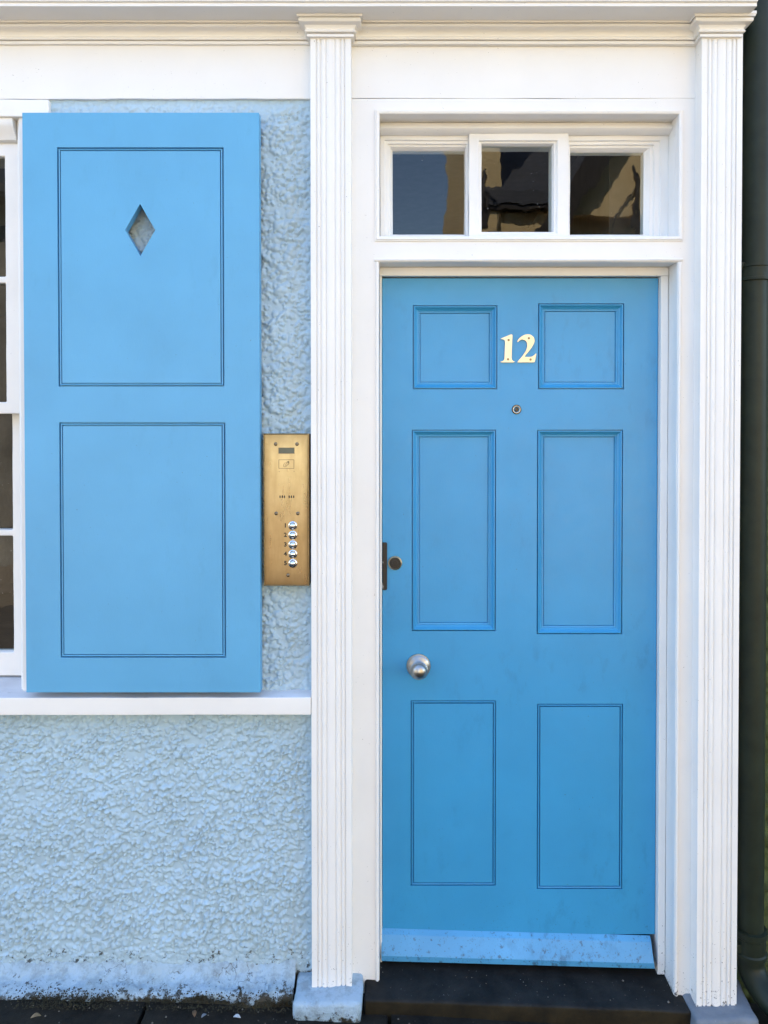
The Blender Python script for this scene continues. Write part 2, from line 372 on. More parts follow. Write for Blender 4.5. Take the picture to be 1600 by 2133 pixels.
# paving slabs: real pieces with open joints
sx = PX0
xi = 0
slab_w = [0.62, 0.71, 0.55, 0.66]
off = WX(272, 2115, -0.2)
edges = [off]
while edges[0] > PX0+0.3: edges.insert(0, edges[0]-slab_w[len(edges) % 4])
while edges[-1] < PX1-0.4: edges.append(edges[-1]+slab_w[(len(edges)*3+1) % 4])
rows = [(-0.52, 0.06), (-1.02, -0.527), (-1.40, -1.027)]
for r, (ya, yb) in enumerate(rows):
    for i in range(len(edges)-1):
        a = edges[i]+0.004+r*0.23; b = edges[i+1]-0.004+r*0.23
        z = random.uniform(-0.004, 0.003)
        t = [random.uniform(-.003, .003) for _ in range(4)]
        MB().hexa([(a,ya,-.189),(b,ya,-.189),(b,yb,-.189),(a,yb,-.189),(a,ya,gz(a)+z+t[0]),(b,ya,gz(b)+z+t[1]),(b,yb,gz(b)+z+t[2]),(a,yb,gz(a)+z+t[3])]).build('paving_slab', M['slab'], pave, bevel=0.006, wob=0.0015, cut=0.12)
for i in range(9):
    a = PX0+i*0.96
    MB().hexa([(a+.004,-1.545,-.3),(a+.952,-1.545,-.3),(a+.952,-1.41,-.3),(a+.004,-1.41,-.3),(a+.004,-1.545,gz(a)),(a+.952,-1.545,gz(a+.95)),(a+.952,-1.41,gz(a+.95)),(a+.004,-1.41,gz(a))]).build('kerb_stone', M['slab'], pave, bevel=0.012)
tag(MB().box(-30, 30, -5.0, -1.552, -0.4, -0.25).build('road', M['cobble']), kind='structure')
tag(MB().box(-30, 30, -6.4, -5.002, -0.4, -0.12).build('far_pavement', M['far_stone']), kind='structure')
tag(MB().box(-120, 120, -160, 120, -1.2, -0.41).build('ground', M['asphalt']), kind='structure')

# ================================================================== THE BLUE HOUSE
house = tag(empty('house', (0, 0, 0)), 'pale blue roughcast house with white pilasters, bright blue door and matching shutter', 'house')
XL = -4.0
X_PL0, X_PL1 = WX(648, 1060, -.05), WX(732, 1060, -.05)         # left pilaster
X_PR0, X_PR1 = WX(1456.5, 1060, -.05), WX(1541.5, 1060, -.05)   # right pilaster
# structural shell behind the finishes (upper storey and roof stand above the frame)
WIN = (WX(-740, 800, 0), WX(44, 800, 0), WZ(1446, 0), WZ(250, 0))
DOOR = (WX(790, 1060, -.006), WX(1409, 1060, -.006), 0.0, WZ(546, -.006))
FAN = (DOOR[0]+0.001, DOOR[1]+0.001, WZ(492, -.006), WZ(238, -.006))
shell = MB()
shell.plate(XL, X_PR1-0.01, -0.1, 5.4, [WIN, (DOOR[0]-.02, DOOR[1]+.02, -0.2, FAN[3]+.02)], 0.022, 0.30)
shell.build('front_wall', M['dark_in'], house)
MB().box(XL, XL+0.25, 0.305, 6.8, -0.1, 5.4).build('side_wall', M['dark_in'], house)
MB().box(X_PR1-0.26, X_PR1-0.012, 0.305, 6.8, -0.1, 5.4).build('side_wall', M['dark_in'], house)
MB().box(XL, X_PR1-0.01, 6.805, 7.05, -0.1, 5.4).build('back_wall', M['dark_in'], house)
MB().box(XL+.255, X_PR1-0.265, 0.305, 6.8, 2.55, 2.7).build('upper_floor', M['dark_in'], house)
MB().box(XL+.255, X_PR1-0.265, 0.305, 6.8, -0.08, -0.02).build('floor', M['dark_in'], house)
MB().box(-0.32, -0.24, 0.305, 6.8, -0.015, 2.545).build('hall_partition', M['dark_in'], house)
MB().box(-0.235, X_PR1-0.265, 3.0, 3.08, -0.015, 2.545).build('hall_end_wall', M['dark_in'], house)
# roof
rp = [(-0.25, 5.35), (3.5, 7.3), (7.3, 5.35), (7.3, 5.5), (3.5, 7.46), (-0.25, 5.5)]
MB().sweep_x([(y, z) for y, z in rp], XL-0.2, X_PR1+0.1).build('roof', M['slate'], house)
MB().add([(XL+.01,.03,5.35),(XL+.01,7.0,5.35),(XL+.01,3.5,7.2)], [(0,1,2)]).build('gable_wall', M['dark_in'], house)
MB().add([(X_PR1-.05,.03,5.35),(X_PR1-.05,7.0,5.35),(X_PR1-.05,3.5,7.2)], [(0,1,2)]).build('gable_wall', M['dark_in'], house)

# ---- roughcast: a height field of thrown pebbles under thick paint
def vnoise(nx, nz, cell):
    gx, gz = int(nx/cell)+3, int(nz/cell)+3
    g = rng.random((gz, gx))
    X = np.arange(nx)/cell; Z = np.arange(nz)/cell
    ix = X.astype(int); iz = Z.astype(int); fx = X-ix; fz = Z-iz
    fx = fx*fx*(3-2*fx); fz = fz*fz*(3-2*fz)
    a = g[np.ix_(iz, ix)]; b = g[np.ix_(iz, ix+1)]; c = g[np.ix_(iz+1, ix)]; d = g[np.ix_(iz+1, ix+1)]
    return (a*(1-fx)+b*fx)*(1-fz)[:, None]+(c*(1-fx)+d*fx)*fz[:, None]
def blur(h, n=1):
    for _ in range(n):
        p = np.pad(h, 1, mode='edge')
        h = (p[:-2, 1:-1]+p[2:, 1:-1]+p[1:-1, :-2]+p[1:-1, 2:]+2*p[1:-1, 1:-1])/6
    return h
def heightfield(nx, nz, step, spacing, rmin, rmax, hmin, hmax, crater=0.1, fade=None):
    h = np.zeros((nz, nx))
    n = int(nx*nz*step*step/spacing**2)
    clump = vnoise(nx, nz, 0.045/step)
    for _ in range(n):
        cx, cz = rng.random()*nx, rng.random()*nz
        cl = clump[int(cz), int(cx)]
        if rng.random() > 0.35+cl*0.95: continue
        r = (rmin+(rmax-rmin)*rng.random()**2.6)/step; e = 1+0.5*rng.random()**2; th = rng.random()*3.14
        hh = (hmin+(hmax-hmin)*rng.random())*(0.6+0.7*cl)
        m = int(r*e)+2
        x0, x1 = max(0, int(cx)-m), min(nx, int(cx)+m+1); z0, z1 = max(0, int(cz)-m), min(nz, int(cz)+m+1)
        if x1 <= x0 or z1 <= z0: continue
        X, Z = np.meshgrid(np.arange(x0, x1)-cx, np.arange(z0, z1)-cz)
        u = (X*math.cos(th)+Z*math.sin(th))/(r*e); v = (-X*math.sin(th)+Z*math.cos(th))/r
        q = u*u+v*v
        if rng.random() < crater: s = hh*0.7*np.exp(-((np.sqrt(q)-0.7)/0.22)**2)
        else: s = hh*np.clip(1-q, 0, 1)**0.48
        sub = h[z0:z1, x0:x1]; h[z0:z1, x0:x1] = np.maximum(sub, s)+np.minimum(sub, s)*0.15
    h += (vnoise(nx, nz, 0.16/step)-0.5)*0.006+(vnoise(nx, nz, 0.012/step)-0.5)*0.0016
    if fade is not None: h *= fade
    return h
def grid_mesh(name, x0, x1, z0, z1, step, h, m, parent, y=0.0, skirt=True):
    nz, nx = h.shape
    xs = np.linspace(x0, x1, nx); zs = np.linspace(z0, z1, nz)
    V = np.empty((nz, nx, 3)); V[..., 0] = xs[None]; V[..., 2] = zs[:, None]; V[..., 1] = y-h
    i = np.arange(nz*nx).reshape(nz, nx)
    Fq = np.stack([i[:-1, :-1], i[:-1, 1:], i[1:, 1:], i[1:, :-1]], -1).reshape(-1, 4)
    me = bpy.data.meshes.new(name)
    me.vertices.add(nz*nx); me.vertices.foreach_set('co', V.reshape(-1).astype(np.float32))
    me.loops.add(Fq.size); me.loops.foreach_set('vertex_index', Fq.reshape(-1).astype(np.int32))
    me.polygons.add(len(Fq)); me.polygons.foreach_set('loop_start', np.arange(0, Fq.size, 4, dtype=np.int32))
    me.polygons.foreach_set('use_smooth', np.ones(len(Fq), dtype=bool))
    me.update(calc_edges=True); me.validate()
    me.materials.append(m)
    o = bpy.data.objects.new(name, me); col.objects.link(o); o.parent = parent
    return o
# lower wall
xa, xb = WX(-60, 1750), X_PL0+0.004
za, zb = WZ(2062, 0), WZ(1484, 0)
st = 0.0022
nx, nz = int((xb-xa)/st), int((zb-za)/st)
zz = np.linspace(za, zb, nz)
fade = np.clip((zz-(za+0.030))/0.12, 0.10, 1)[:, None]*np.ones((1, nx))
xx = np.linspace(xa, xb, nx)
fade = fade*np.clip((xb-xx)/0.025, 0.25, 1)[None]
fade = np.clip(fade*(0.75+0.5*vnoise(nx, nz, 0.03/st)), 0, 1)
h = heightfield(nx, nz, st, 0.0074, 0.0029, 0.0088, 0.0042, 0.0098, 0.06, fade)
grid_mesh('rendered_wall', xa, xb, za, zb, st, h, M['render'], house)
# upper wall beside and above the shutter
xa2, xb2 = WX(60, 800), X_PL0+0.004
za2, zb2 = WZ(1450, 0), WZ(204.5, 0)
st = 0.0025
nx, nz = int((xb2-xa2)/st), int((zb2-za2)/st)
h = heightfield(nx, nz, st, 0.0084, 0.0034, 0.0110, 0.0038, 0.0088, 0.22, np.clip((zb2-np.linspace(za2, zb2, nz))/0.05, 0.35, 1)[:, None])
grid_mesh('rendered_wall', xa2, xb2, za2, zb2, st, h, M['render'], house)
# the wall going on to the left, outside the frame
st = 0.008
for (a, b, c, d) in ((XL, xa, za, zb), (XL, WIN[0], za2, zb2)):
    nx, nz = int((b-a)/st), int((d-c)/st)
    h = heightfield(nx, nz, st, 0.02, 0.010, 0.02, 0.002, 0.006, 0)
    grid_mesh('rendered_wall', a, b, c, d, st, h, M['render'], house)

# ---- plinth ledge (old painted mortar) and pad stones
zl = WZ(2032, 0.0)
YP = -0.066
xs = np.linspace(XL, WX(612, 2060, -.05), 900)
vs, fs = [], []
prof = [(0.006, 0.050), (-0.004, 0.034), (-0.012, 0.020), (-0.022, 0.009), (-0.032, 0.004), (-0.042, 0.001), (-0.052, -0.001), (-0.060, -0.004), (YP, -0.011), (YP-.002, -0.020), (YP-0.003, -0.03), (YP-0.004, -0.095)]
for i, x in enumerate(xs):
    for j, (y, dz) in enumerate(prof):
        n1 = mnoise.noise(Vector((x*9, j*.5, 3))); n2 = mnoise.noise(Vector((x*45, j*.9, 8))); n3 = mnoise.noise(Vector((x*130, j*1.7, 5)))
        vs.append((x, y+n1*0.009+n2*0.005+n3*.0022, zl+dz+n1*0.006+n2*0.0035+n3*.002+(mnoise.noise(Vector((x*22, 4, 1)))*.016+n2*.008)*max(0, 1-j/4)))
k = len(prof)
for i in range(len(xs)-1):
    for j in range(k-1): fs.append((i*k+j, (i+1)*k+j, (i+1)*k+j+1, i*k+j+1))
MB().add(vs, fs).build('plinth', M['pad'], house, smooth=60)

def pad(px0, px1, py_top, yf, name, m, zbot=-0.18, px0b=None, px1b=None):
    zt = WZ(py_top, -0.05)
    x0, x1 = WX(px0, py_top, yf), WX(px1, py_top, yf)
    x0b = x0 if px0b is None else WX(px0b, py_top, -.05); x1b = x1 if px1b is None else WX(px1b, py_top, -.05)
    MB().hexa([(x0,yf-.002,zbot),(x1,yf-.002,zbot),(x1b,0.05,zbot),(x0b,0.05,zbot),(x0,yf,zt-.004),(x1,yf,zt-.004),(x1b,0.05,zt+.003),(x0b,0.05,zt+.003)]).build(name, m, house, bevel=0.010, wob=0.0055, cut=0.008, wscale=16, seg=3)
pad(609, 752, 2054, -0.108, 'pilaster_footing', M['padstone'])
pad(1449, 1583, 2094, -0.100, 'pilaster_footing', M['padgrey'], px1b=1572)

# ---- doorstep: worn dark stone, falling to the right
s0 = (WX(757, 2080, -.08), WX(775, 2010, .16)); s1 = (WX(1443, 2100, -.065), WX(1420, 2060, .16))
zL, zR = WZ(2036, 0), WZ(2069, 0)
step_ = MB().hexa([(s0[0],-.084,-.18),(s1[0],-.068,-.18),(s1[0]-.004,.30,-.18),(s0[0],.30,-.18),(s0[0],-.080,zL-.001),(s1[0],-.064,zR-.001),(s1[0]-.004,.30,zR+.002),(s0[0],.30,zL+.002)])
ds = step_.build('doorstep', M['step'], house, bevel=0.008, wob=0.0028, cut=0.016, wscale=9, seg=3)
ds.data.materials.append(M['step_riser'])
for p in ds.data.polygons:
    if p.normal.y < -0.75: p.material_index = 1

# ---- boards round the door
YS = -0.006
zf0 = WZ(205, YS)
hL = (DOOR[0], DOOR[1], -0.2, DOOR[3]); 
xs0, xs1 = X_PL1-0.02, X_PR0+0.02
sur = MB().plate(xs0, xs1, zR-0.03, zf0-0.0004, [(DOOR[0], DOOR[1], -1, DOOR[3]), FAN], YS, 0.02)
so = sur.build('door_surround', M['white'], house, bevel=0.004, wob=0.0009, cut=0.05, wscale=5)
# deep linings of the opening (jambs and head)
YF = 0.062      # face of the inner frame
def lining(name, x0, x1, y0, y1, z0, z1, b=0.0015): return MB().box(x0, x1, y0, y1, z0, z1).build(name, M['white'], house, bevel=b, wob=0.0006, cut=0.05)
lining('jamb_lining', DOOR[1]+0.0005, DOOR[1]+0.03, 0.0205, 0.16, -0.04, FAN[3]+0.03)
lining('jamb_lining', DOOR[0]-0.03, DOOR[0]-0.0005, 0.0205, 0.16, -0.02, FAN[3]+0.03)
lining('head_lining', DOOR[0]-.03, DOOR[1]+.03, 0.0205, 0.16, FAN[3]+0.0005, FAN[3]+0.0295)
lining('transom', DOOR[0], DOOR[1], 0.0205, 0.16, DOOR[3]+0.0005, FAN[2]-0.0005)
# shallow roll moulding round the edges of both openings
roll = [(0.0, YS+.001), (0.0, YS-.003), (0.003, YS-.0055), (0.008, YS-.006), (0.0105, YS-.0035), (0.0125, YS-.0035), (0.013, YS+.001)]
MB().ring(FAN[0]-0.013, FAN[1]+0.013, FAN[2]-0.014, FAN[3]+0.013, [(0.013-d, y) for d, y in roll[::-1]]).build('architrave_bead', M['white_h'], house, wob=0.0006, cut=0.03)
hb = MB()
for (xa_, xb_, za_, zb_) in ((DOOR[0]-.012, DOOR[1]+.012, DOOR[3]+.001, DOOR[3]+.011),): hb.sweep_x([(YS+.001, za_), (YS-.004, za_+.001), (YS-.006, za_+.005), (YS-.004, zb_-.001), (YS+.001, zb_)], xa_, xb_)
hb.build('architrave_bead', M['white_h'], house, wob=0.0006, cut=0.03)
jb = MB(); 
for x0_ in (DOOR[0]-.011, DOOR[1]+.001): jb.sweep_z([(x0_, YS+.001), (x0_+.001, YS-.004), (x0_+.005, YS-.006), (x0_+.009, YS-.004), (x0_+.010, YS+.001)], zR-.028, DOOR[3])
jb.build('architrave_bead', M['white'], house, wob=0.0005, cut=0.05)
# inner door frame with rebate
YD = 0.082      # door leaf face
fx0, fx1 = WX(798.5-2.5, 1290, YD), WX(1371.5-4, 1290, YD)
fz1 = WZ(577.5, YD)
fr = MB()
fr.box(DOOR[0]+0.0005, fx0-0.0002, YF, 0.13, -0.01, fz1); fr.box(fx1+0.0015, DOOR[1]-0.0005, YF, 0.13, -0.03, fz1)
fr.box(DOOR[0]+0.0005, DOOR[1]-0.0005, YF-.0005, 0.13, fz1+0.0005, DOOR[3]-0.0005)
fr.build('door_frame', M['white'], house, bevel=0.0015, wob=0.0005, cut=0.06)

# ---- frieze boards
MB().plate(XL, X_PL0-0.0005, WZ(206, -.012), WZ(60, -.012), [], -0.012, 0.02).build('frieze_board', M['white_h'], house, bevel=0.003, wob=0.0016, cut=0.02, wscale=9)
MB().plate(X_PL1-.02, X_PR0+.02, zf0, WZ(60, -.010), [], -0.0072, 0.02).build('frieze_board', M['white_h'], house, bevel=0.0015, wob=0.0010, cut=0.03, wscale=7)

# ---- cornice
ZS = WZ(13, -0.118)                     # soffit height
def zc(py, y): return WZ(py, y)
cor = [(-0.008, zc(91.5, -.02)-.001), (-0.020, zc(91.5, -.020)), (-0.021, zc(85.5, -.021)), (-0.0165, zc(84.5, -.018)), (-0.0165, zc(83, -.018)),
       (-0.026, zc(82.5, -.026)), (-0.0275, zc(79, -.0275)), (-0.026, zc(76.2, -.026)), (-0.023, zc(75.6, -.023)), (-0.0235, zc(72, -.0235)), (-0.026, zc(67, -.026)), (-0.031, zc(62, -.031)),
       (-0.037, zc(58, -.037)), (-0.0415, zc(55, -.0415)), (-0.044, zc(51, -.044)), (-0.044, zc(49.5, -.044)), (-0.0405, zc(48.6, -.0405)), (-0.0405, zc(47, -.0405)), (-0.048, zc(46.5, -.048)), (-0.049, zc(36, -.049)), (-0.049, ZS-.0005), (-0.008, ZS-.0005)]
MB().sweep_x(cor, XL, X_PL0+.0, 40).build('cornice_moulding', M['white_h'], house, wob=0.0006, cut=0.04, smooth=28)
MB().sweep_x(cor, X_PL1-.0, X_PR0+.0, 30).build('cornice_moulding', M['white_h'], house, wob=0.0006, cut=0.04, smooth=28)
xe = WX(1577, 13, -0.118)
fas = [(-0.0, ZS), (-0.118, ZS), (-0.118, ZS+.009), (-0.124, ZS+.0105), (-0.126, ZS+.05), (-0.14, ZS+.065), (-0.17, ZS+.10), (-0.17, ZS+.13), (0.02, ZS+.15)]
fs_ = []
MB().sweep_x(fas, XL-.1, xe, 30).build('cornice_fascia', M['white_h'], house, bevel=0.001, wob=0.0006, cut=0.05, smooth=28)

# ---- pilasters with reeded shafts
def pilaster(x0, x1, zbot, ztop, yf, m):
    w_ = x1-x0; u = w_/85.0
    P = [(x0, 0.24), (x0, yf+.001), (x0+.001, yf), (x0+11.5*u, yf), (x0+12*u, yf+.0042), (x0+13.2*u, yf+.0042)]
    def reed(a, b, h, n=6):
        c = (a+b)/2; r = (b-a)/2
        return [(x0+(c+r*math.cos(math.pi-math.pi*i/n))*u, yf+.0042-h*math.sin(math.pi*i/n)) for i in range(n+1)]
    P += reed(13.6, 20.5, .0042); P += [(x0+21*u, yf+.0046), (x0+22*u, yf+.0046)]
    P += reed(22.4, 32.5, .0044, 8)[:-1]; P += reed(32.5, 51.5, .0046, 10)[:-1]; P += reed(51.5, 62, .0044, 8)
    P += [(x0+62.5*u, yf+.0046), (x0+63.5*u, yf+.0046)]; P += reed(64, 71, .0042)
    P += [(x0+71.6*u, yf+.0042), (x0+72.8*u, yf+.0042), (x0+73.3*u, yf), (x1-.001, yf), (x1, yf+.001), (x1, 0.24)]
    return MB().sweep_z(P, zbot, ztop, 46).build('pilaster', m, house, smooth=22, wob=0.00022, cut=5, wscale=3)
def capital(parent, x0, x1, yf):
    # (projection, py at that projection)
    pr = [(0.000, 82), (0.000, 79.5), (0.007, 76.5), (0.0085, 76), (0.0085, 70.5), (0.004, 69.5), (0.0125, 67), (0.0145, 64.5), (0.0125, 61.8), (0.0105, 61), (0.0115, 57), (0.0155, 51.5), (0.022, 47), (0.027, 44), (0.029, 40), (0.028, 36.5), (0.025, 35.2), (0.025, 33.6), (0.032, 33), (0.034, 22)]
    rings = []
    for p, py in pr: rings.append((p, WZ(py, yf-p)))
    rings.append((0.034, ZS-0.0008))
    vs, fs = [], []
    for p, z in rings: vs += [(x0-p, -0.003, z), (x0-p, yf-p, z), (x1+p, yf-p, z), (x1+p, -0.003, z)]
    for i in range(len(rings)-1):
        for j in range(3): fs.append((i*4+j, i*4+j+1, i*4+4+j+1, i*4+4+j))
    n = len(rings)-1
    fs += [(0, 3, 2, 1), (n*4, n*4+1, n*4+2, n*4+3)]
    return MB().add(vs, fs).build('capital', M['white_h'], parent, smooth=28, bevel=0, wob=0.0005, cut=0.03)
pl = pilaster(X_PL0, X_PL1, WZ(2057, -.05), WZ(78, -.05), -0.05, M['white']); capital(pl, X_PL0, X_PL1, -0.05)
pr_ = pilaster(X_PR0, X_PR1, WZ(2097, -.05), WZ(40, -.05), -0.05, M['white']); capital(pr_, X_PR0, X_PR1-0.014, -0.05)
# ================================================================== FRONT DOOR
wbL, wbR = WZ(1936, YD), WZ(1950, YD)
dz0 = 0.075
def rx(px, py): return WX(px, py, YD)
panels = [ (860,1036,636,811,'r'), (1121,1300,632,811,'r'), (858,1033,895,1314.5,'r'), (1118.5,1297,895,1321,'r'), (855.5,1033,1459,1845,'f'), (1118.5,1297,1466,1852,'f') ]
PR = []
for a, b, c, d, t in panels:
    mid = (c+d)/2
    PR.append((rx(a, mid), rx(b, mid), WZ(d, YD), WZ(c, YD), t))
leaf = MB().plate(fx0+.001, fx1, dz0, fz1-.003, [p[:4] for p in PR], YD, YD+0.045)
door = leaf.build('front_door', M['blue'], house)
for (x0, x1, z0, z1, t) in PR:
    if t == 'r':
        prof = [(0.0, YD), (0.0003, YD+.009), (0.0028, YD+.009), (0.0032, YD-.0015), (0.0055, YD-.0022), (0.0075, YD-.0002), (0.0085, YD+.0025), (0.0115, YD+.0060), (0.0150, YD+.0080), (0.0156, YD+.0105), (0.0175, YD+.0100), (0.0200, YD+.0108), (0.0212, YD+.0128), (0.0215, YD+.0165), (0.0228, YD+.0165), (0.0230, YD+.0135), (0.0245, YD+.0135)]
        d = 0.0235
    else:
        prof = [(0.0, YD), (0.0003, YD+.009), (0.0026, YD+.009), (0.0030, YD+.0008), (0.0046, YD-.0003), (0.0064, YD+.0008), (0.0068, YD+.009), (0.0092, YD+.009), (0.0096, YD+.0003)]
        d = 0.0095
    MB().ring(x0, x1, z0, z1, prof).build('panel_moulding', M['blue'], door, smooth=30)
    yy = prof[-1][1]
    MB().box(x0+d, x1-d, yy+.0002, yy+.012, z0+d, z1-d).build('panel', M['blue'], door)
# weatherboard
xw0, xw1 = WX(794.5, 1970, YD-.035), WX(1365.5, 1985, YD-.035)
pw = [(YD+.001, 0.002), (YD-.011, -0.010), (YD-.034, -0.056), (YD-.032, -0.073), (YD-.004, -0.077)]
zwl, zwr = WZ(1935, YD-.002), WZ(1951, YD-.002)
vs = [(xw0+.0, y, zwl+dz) for y, dz in pw]+[(xw1-(0.004 if k_ < 3 else 0), y, zwr+dz) for k_, (y, dz) in enumerate(pw)]
k = len(pw)
MB().add(vs, [tuple(range(k)), tuple(range(2*k-1, k-1, -1))]+[(j,(j+1)%k,k+(j+1)%k,k+j) for j in range(k)]).build('weatherboard', M['blue_wb'], door, bevel=0.0008, wob=0.0005, cut=0.02, wscale=9, smooth=12)
# number 12: brass numerals, each on two screws
def zp(x, y, sx=9.69, ox=1020, oy=670): return W(ox+x/sx, oy+y/sx, YD-.003)
one = [(218,350),(240,336),(420,262),(440,256),(455,264),(460,290),(447,540),(441,730),(447,765),(470,795),(515,812),(515,822),(222,822),(222,806),(262,797),(288,778),(300,740),(312,420),(308,388),(290,364),(258,352)]
two = [(562,410),(555,400),(590,345),(640,300),(700,268),(760,255),(820,262),(870,295),(900,340),(908,390),(895,440),(850,520),(780,610),(695,712),(830,712),(870,700),(905,672),(935,640),(943,646),(930,720),(912,800),(900,822),(560,822),(560,812),(640,722),(700,640),(740,570),(758,500),(755,435),(738,397),(705,371),(660,359),(622,366),(592,388),(574,412)]
def smooth_poly(P, it=1):
    for _ in range(it):
        Q = []
        for i in range(len(P)):
            p, q = P[i], P[(i+1) % len(P)]; o = P[i-1]
            l = math.dist(p, q)
            if l < 16 : Q.append(p); continue
            Q += [(p[0]*.85+q[0]*.15, p[1]*.85+q[1]*.15), (p[0]*.15+q[0]*.85, p[1]*.15+q[1]*.85)]
        P = Q
    return P
for poly, nm, scr in ((one, 'number_one', ((382,372),(370,760))), (two, 'number_two', ((790,335),(825,765)))):
    pts = [zp(x, y) for x, y in smooth_poly(poly, 2)]
    MB().prism(pts, YD-.0045, YD-.0008).build(nm, M['brass_number'], door, smooth=30)
    for sx_, sy_ in scr:
        cx, cz = zp(sx_, sy_)
        MB().lathe(cx, cz, [(.0034, YD-.0042), (.0034, YD-.0052), (.0026, YD-.0060), (.0012, YD-.0062), (.0011, YD-.0052), (.0001, YD-.0052)], 14).build('screw', M['screw'], door)
# spyhole
cx, cz = W(1076, 853, YD)
MB().lathe(cx, cz, [(.0138, YD+.001), (.0138, YD-.0012), (.0115, YD-.0035), (.0105, YD-.0035), (.0102, YD-.001), (.0095, YD-.001)], 36).build('spyhole', M['bronze'], door)
MB().lathe(cx, cz, [(.0112, YD-.0030), (.0110, YD-.0042), (.0098, YD-.0042), (.0094, YD-.0015), (.0090, YD-.0012)], 36).build('spyhole_ring', M['steel_ring'], door)
MB().lathe(cx, cz, [(.0096, YD+.0002), (.0060, YD-.0001), (.0040, YD-.0006), (.0001, YD-.0008)], 30).build('spyhole_lens', M['lens'], door)
# cylinder lock
cx, cz = W(823, 1173, YD-.004)
MB().lathe(cx, cz, [(.0205, YD+.001), (.0205, YD-.003), (.0195, YD-.0055), (.0175, YD-.0065), (.0165, YD-.0055), (.0162, YD-.004)], 40).build('lock_ring', M['lock_brass'], door)
MB().lathe(cx, cz, [(.0163, YD-.002), (.0163, YD-.0042), (.0080, YD-.0044), (.0078, YD-.0062), (.0001, YD-.0062)], 40).build('lock_cylinder', M['bronze'], door)
MB().box(cx-.0011, cx+.0011, YD-.0066, YD-.006, cz-.0075, cz-.0015).build('keyhole', M['black'], door)
# latch plate at the leaf's edge
xa_, xb_ = WX(797, 1180, YD-.004), WX(806.5, 1180, YD-.004)
z0_, z1_ = WZ(1229, YD-.004), WZ(1130, YD-.004)
MB().prism([(xa_, z0_), (xb_-.004, z0_)]+[(x, z) for x, z in arc(xb_-.004, z0_+.004, .004, -80, 0, 4)]+[(x, z) for x, z in arc(xb_-.004, z1_-.004, .004, 0, 80, 4)]+[(xb_-.004, z1_), (xa_, z1_)], YD-.006, YD-.0005).build('latch_plate', M['bronze'], door, bevel=0.0006)
for i in range(9):
    zq = z0_+.004+random.random()**1.6*(z1_-z0_)*0.7; sz = random.uniform(.001, .0035)
    MB().prism([(xa_-.0005, zq-sz), (xa_+sz*.7, zq-sz*.6), (xa_+sz*.5, zq+sz*.5), (xa_-.0005, zq+sz*1.4)], YD-.0068, YD-.0055).build('paint_chip', M['bare_metal'], door)
# knob
cx, cz = W(872, 1388, YD-.006)
MB().lathe(cx, cz, [(0.0348, YD+.0005), (0.0351, YD-.003), (0.0340, YD-.0048), (0.0324, YD-.0050), (0.0315, YD-.0062), (0.0286, YD-.0082), (0.0238, YD-.0105), (0.0189, YD-.0128), (0.0167, YD-.0145)], 64).build('knob_rosette', M['nickel'], door, smooth=40)
MB().lathe(cx, cz, [(0.0162, YD-.012), (0.0138, YD-.020), (0.0135, YD-.026), (0.0162, YD-.0305), (0.0211, YD-.0345), (0.0246, YD-.0385), (0.0262, YD-.043), (0.0262, YD-.0445), (0.0253, YD-.0452), (0.0253, YD-.0468), (0.0244, YD-.0475), (0.0242, YD-.0490), (0.0227, YD-.0505), (0.0221, YD-.0502), (0.0212, YD-.0530), (0.0178, YD-.0575), (0.0130, YD-.0612), (0.0065, YD-.0635), (0.0001, YD-.0642)], 64).build('door_knob', M['nickel'], door, smooth=40)

# ================================================================== FANLIGHT
YQ = 0.072
fan = empty('fanlight', ((FAN[0]+FAN[1])/2, YQ, FAN[2])); fan.parent = house
def fb(mb, name, m=M['white_sash'], **kw):
    o = mb.build(name, m, None, **kw); o.parent = fan; o.matrix_parent_inverse = Matrix.Translation(-Vector(fan.location)); return o
x0, x1, z0, z1 = FAN[0]+.0006, FAN[1]-.0006, FAN[2]+.0006, FAN[3]-.0006
# head moulding step and main frame
zt1 = WZ(267, YQ-.025); zt2 = WZ(282, YQ)
fb(MB().sweep_x([(0.15, z1), (YQ-.020, z1), (YQ-.022, zt1+.008), (YQ-.030, zt1+.006), (YQ-.031, zt1-.002), (YQ-.026, zt1-.007), (YQ-.018, zt1-.009), (YQ-.012, zt1-.012), (0.15, zt1-.012)], x0, x1, 20), 'head_moulding', wob=0.0007, cut=0.03)
xm0, xm1 = WX(977, 385, YQ-.012), WX(1184, 385, YQ-.012)
def casement(xa, xb, za, zb, yf, prof, glass_y, name):
    """prof: (inset, y) from outer face to glazing"""
    fb(MB().ring(xa, xb, za, zb, [(0, 0.13)]+[(0, yf)]+prof+[(prof[-1][0], 0.13)]), name, wob=0.0007, cut=0.025, smooth=30)
    d = prof[-1][0]
    return (xa+d-.002, xb-d+.002, za+d-.002, zb-d+.002)
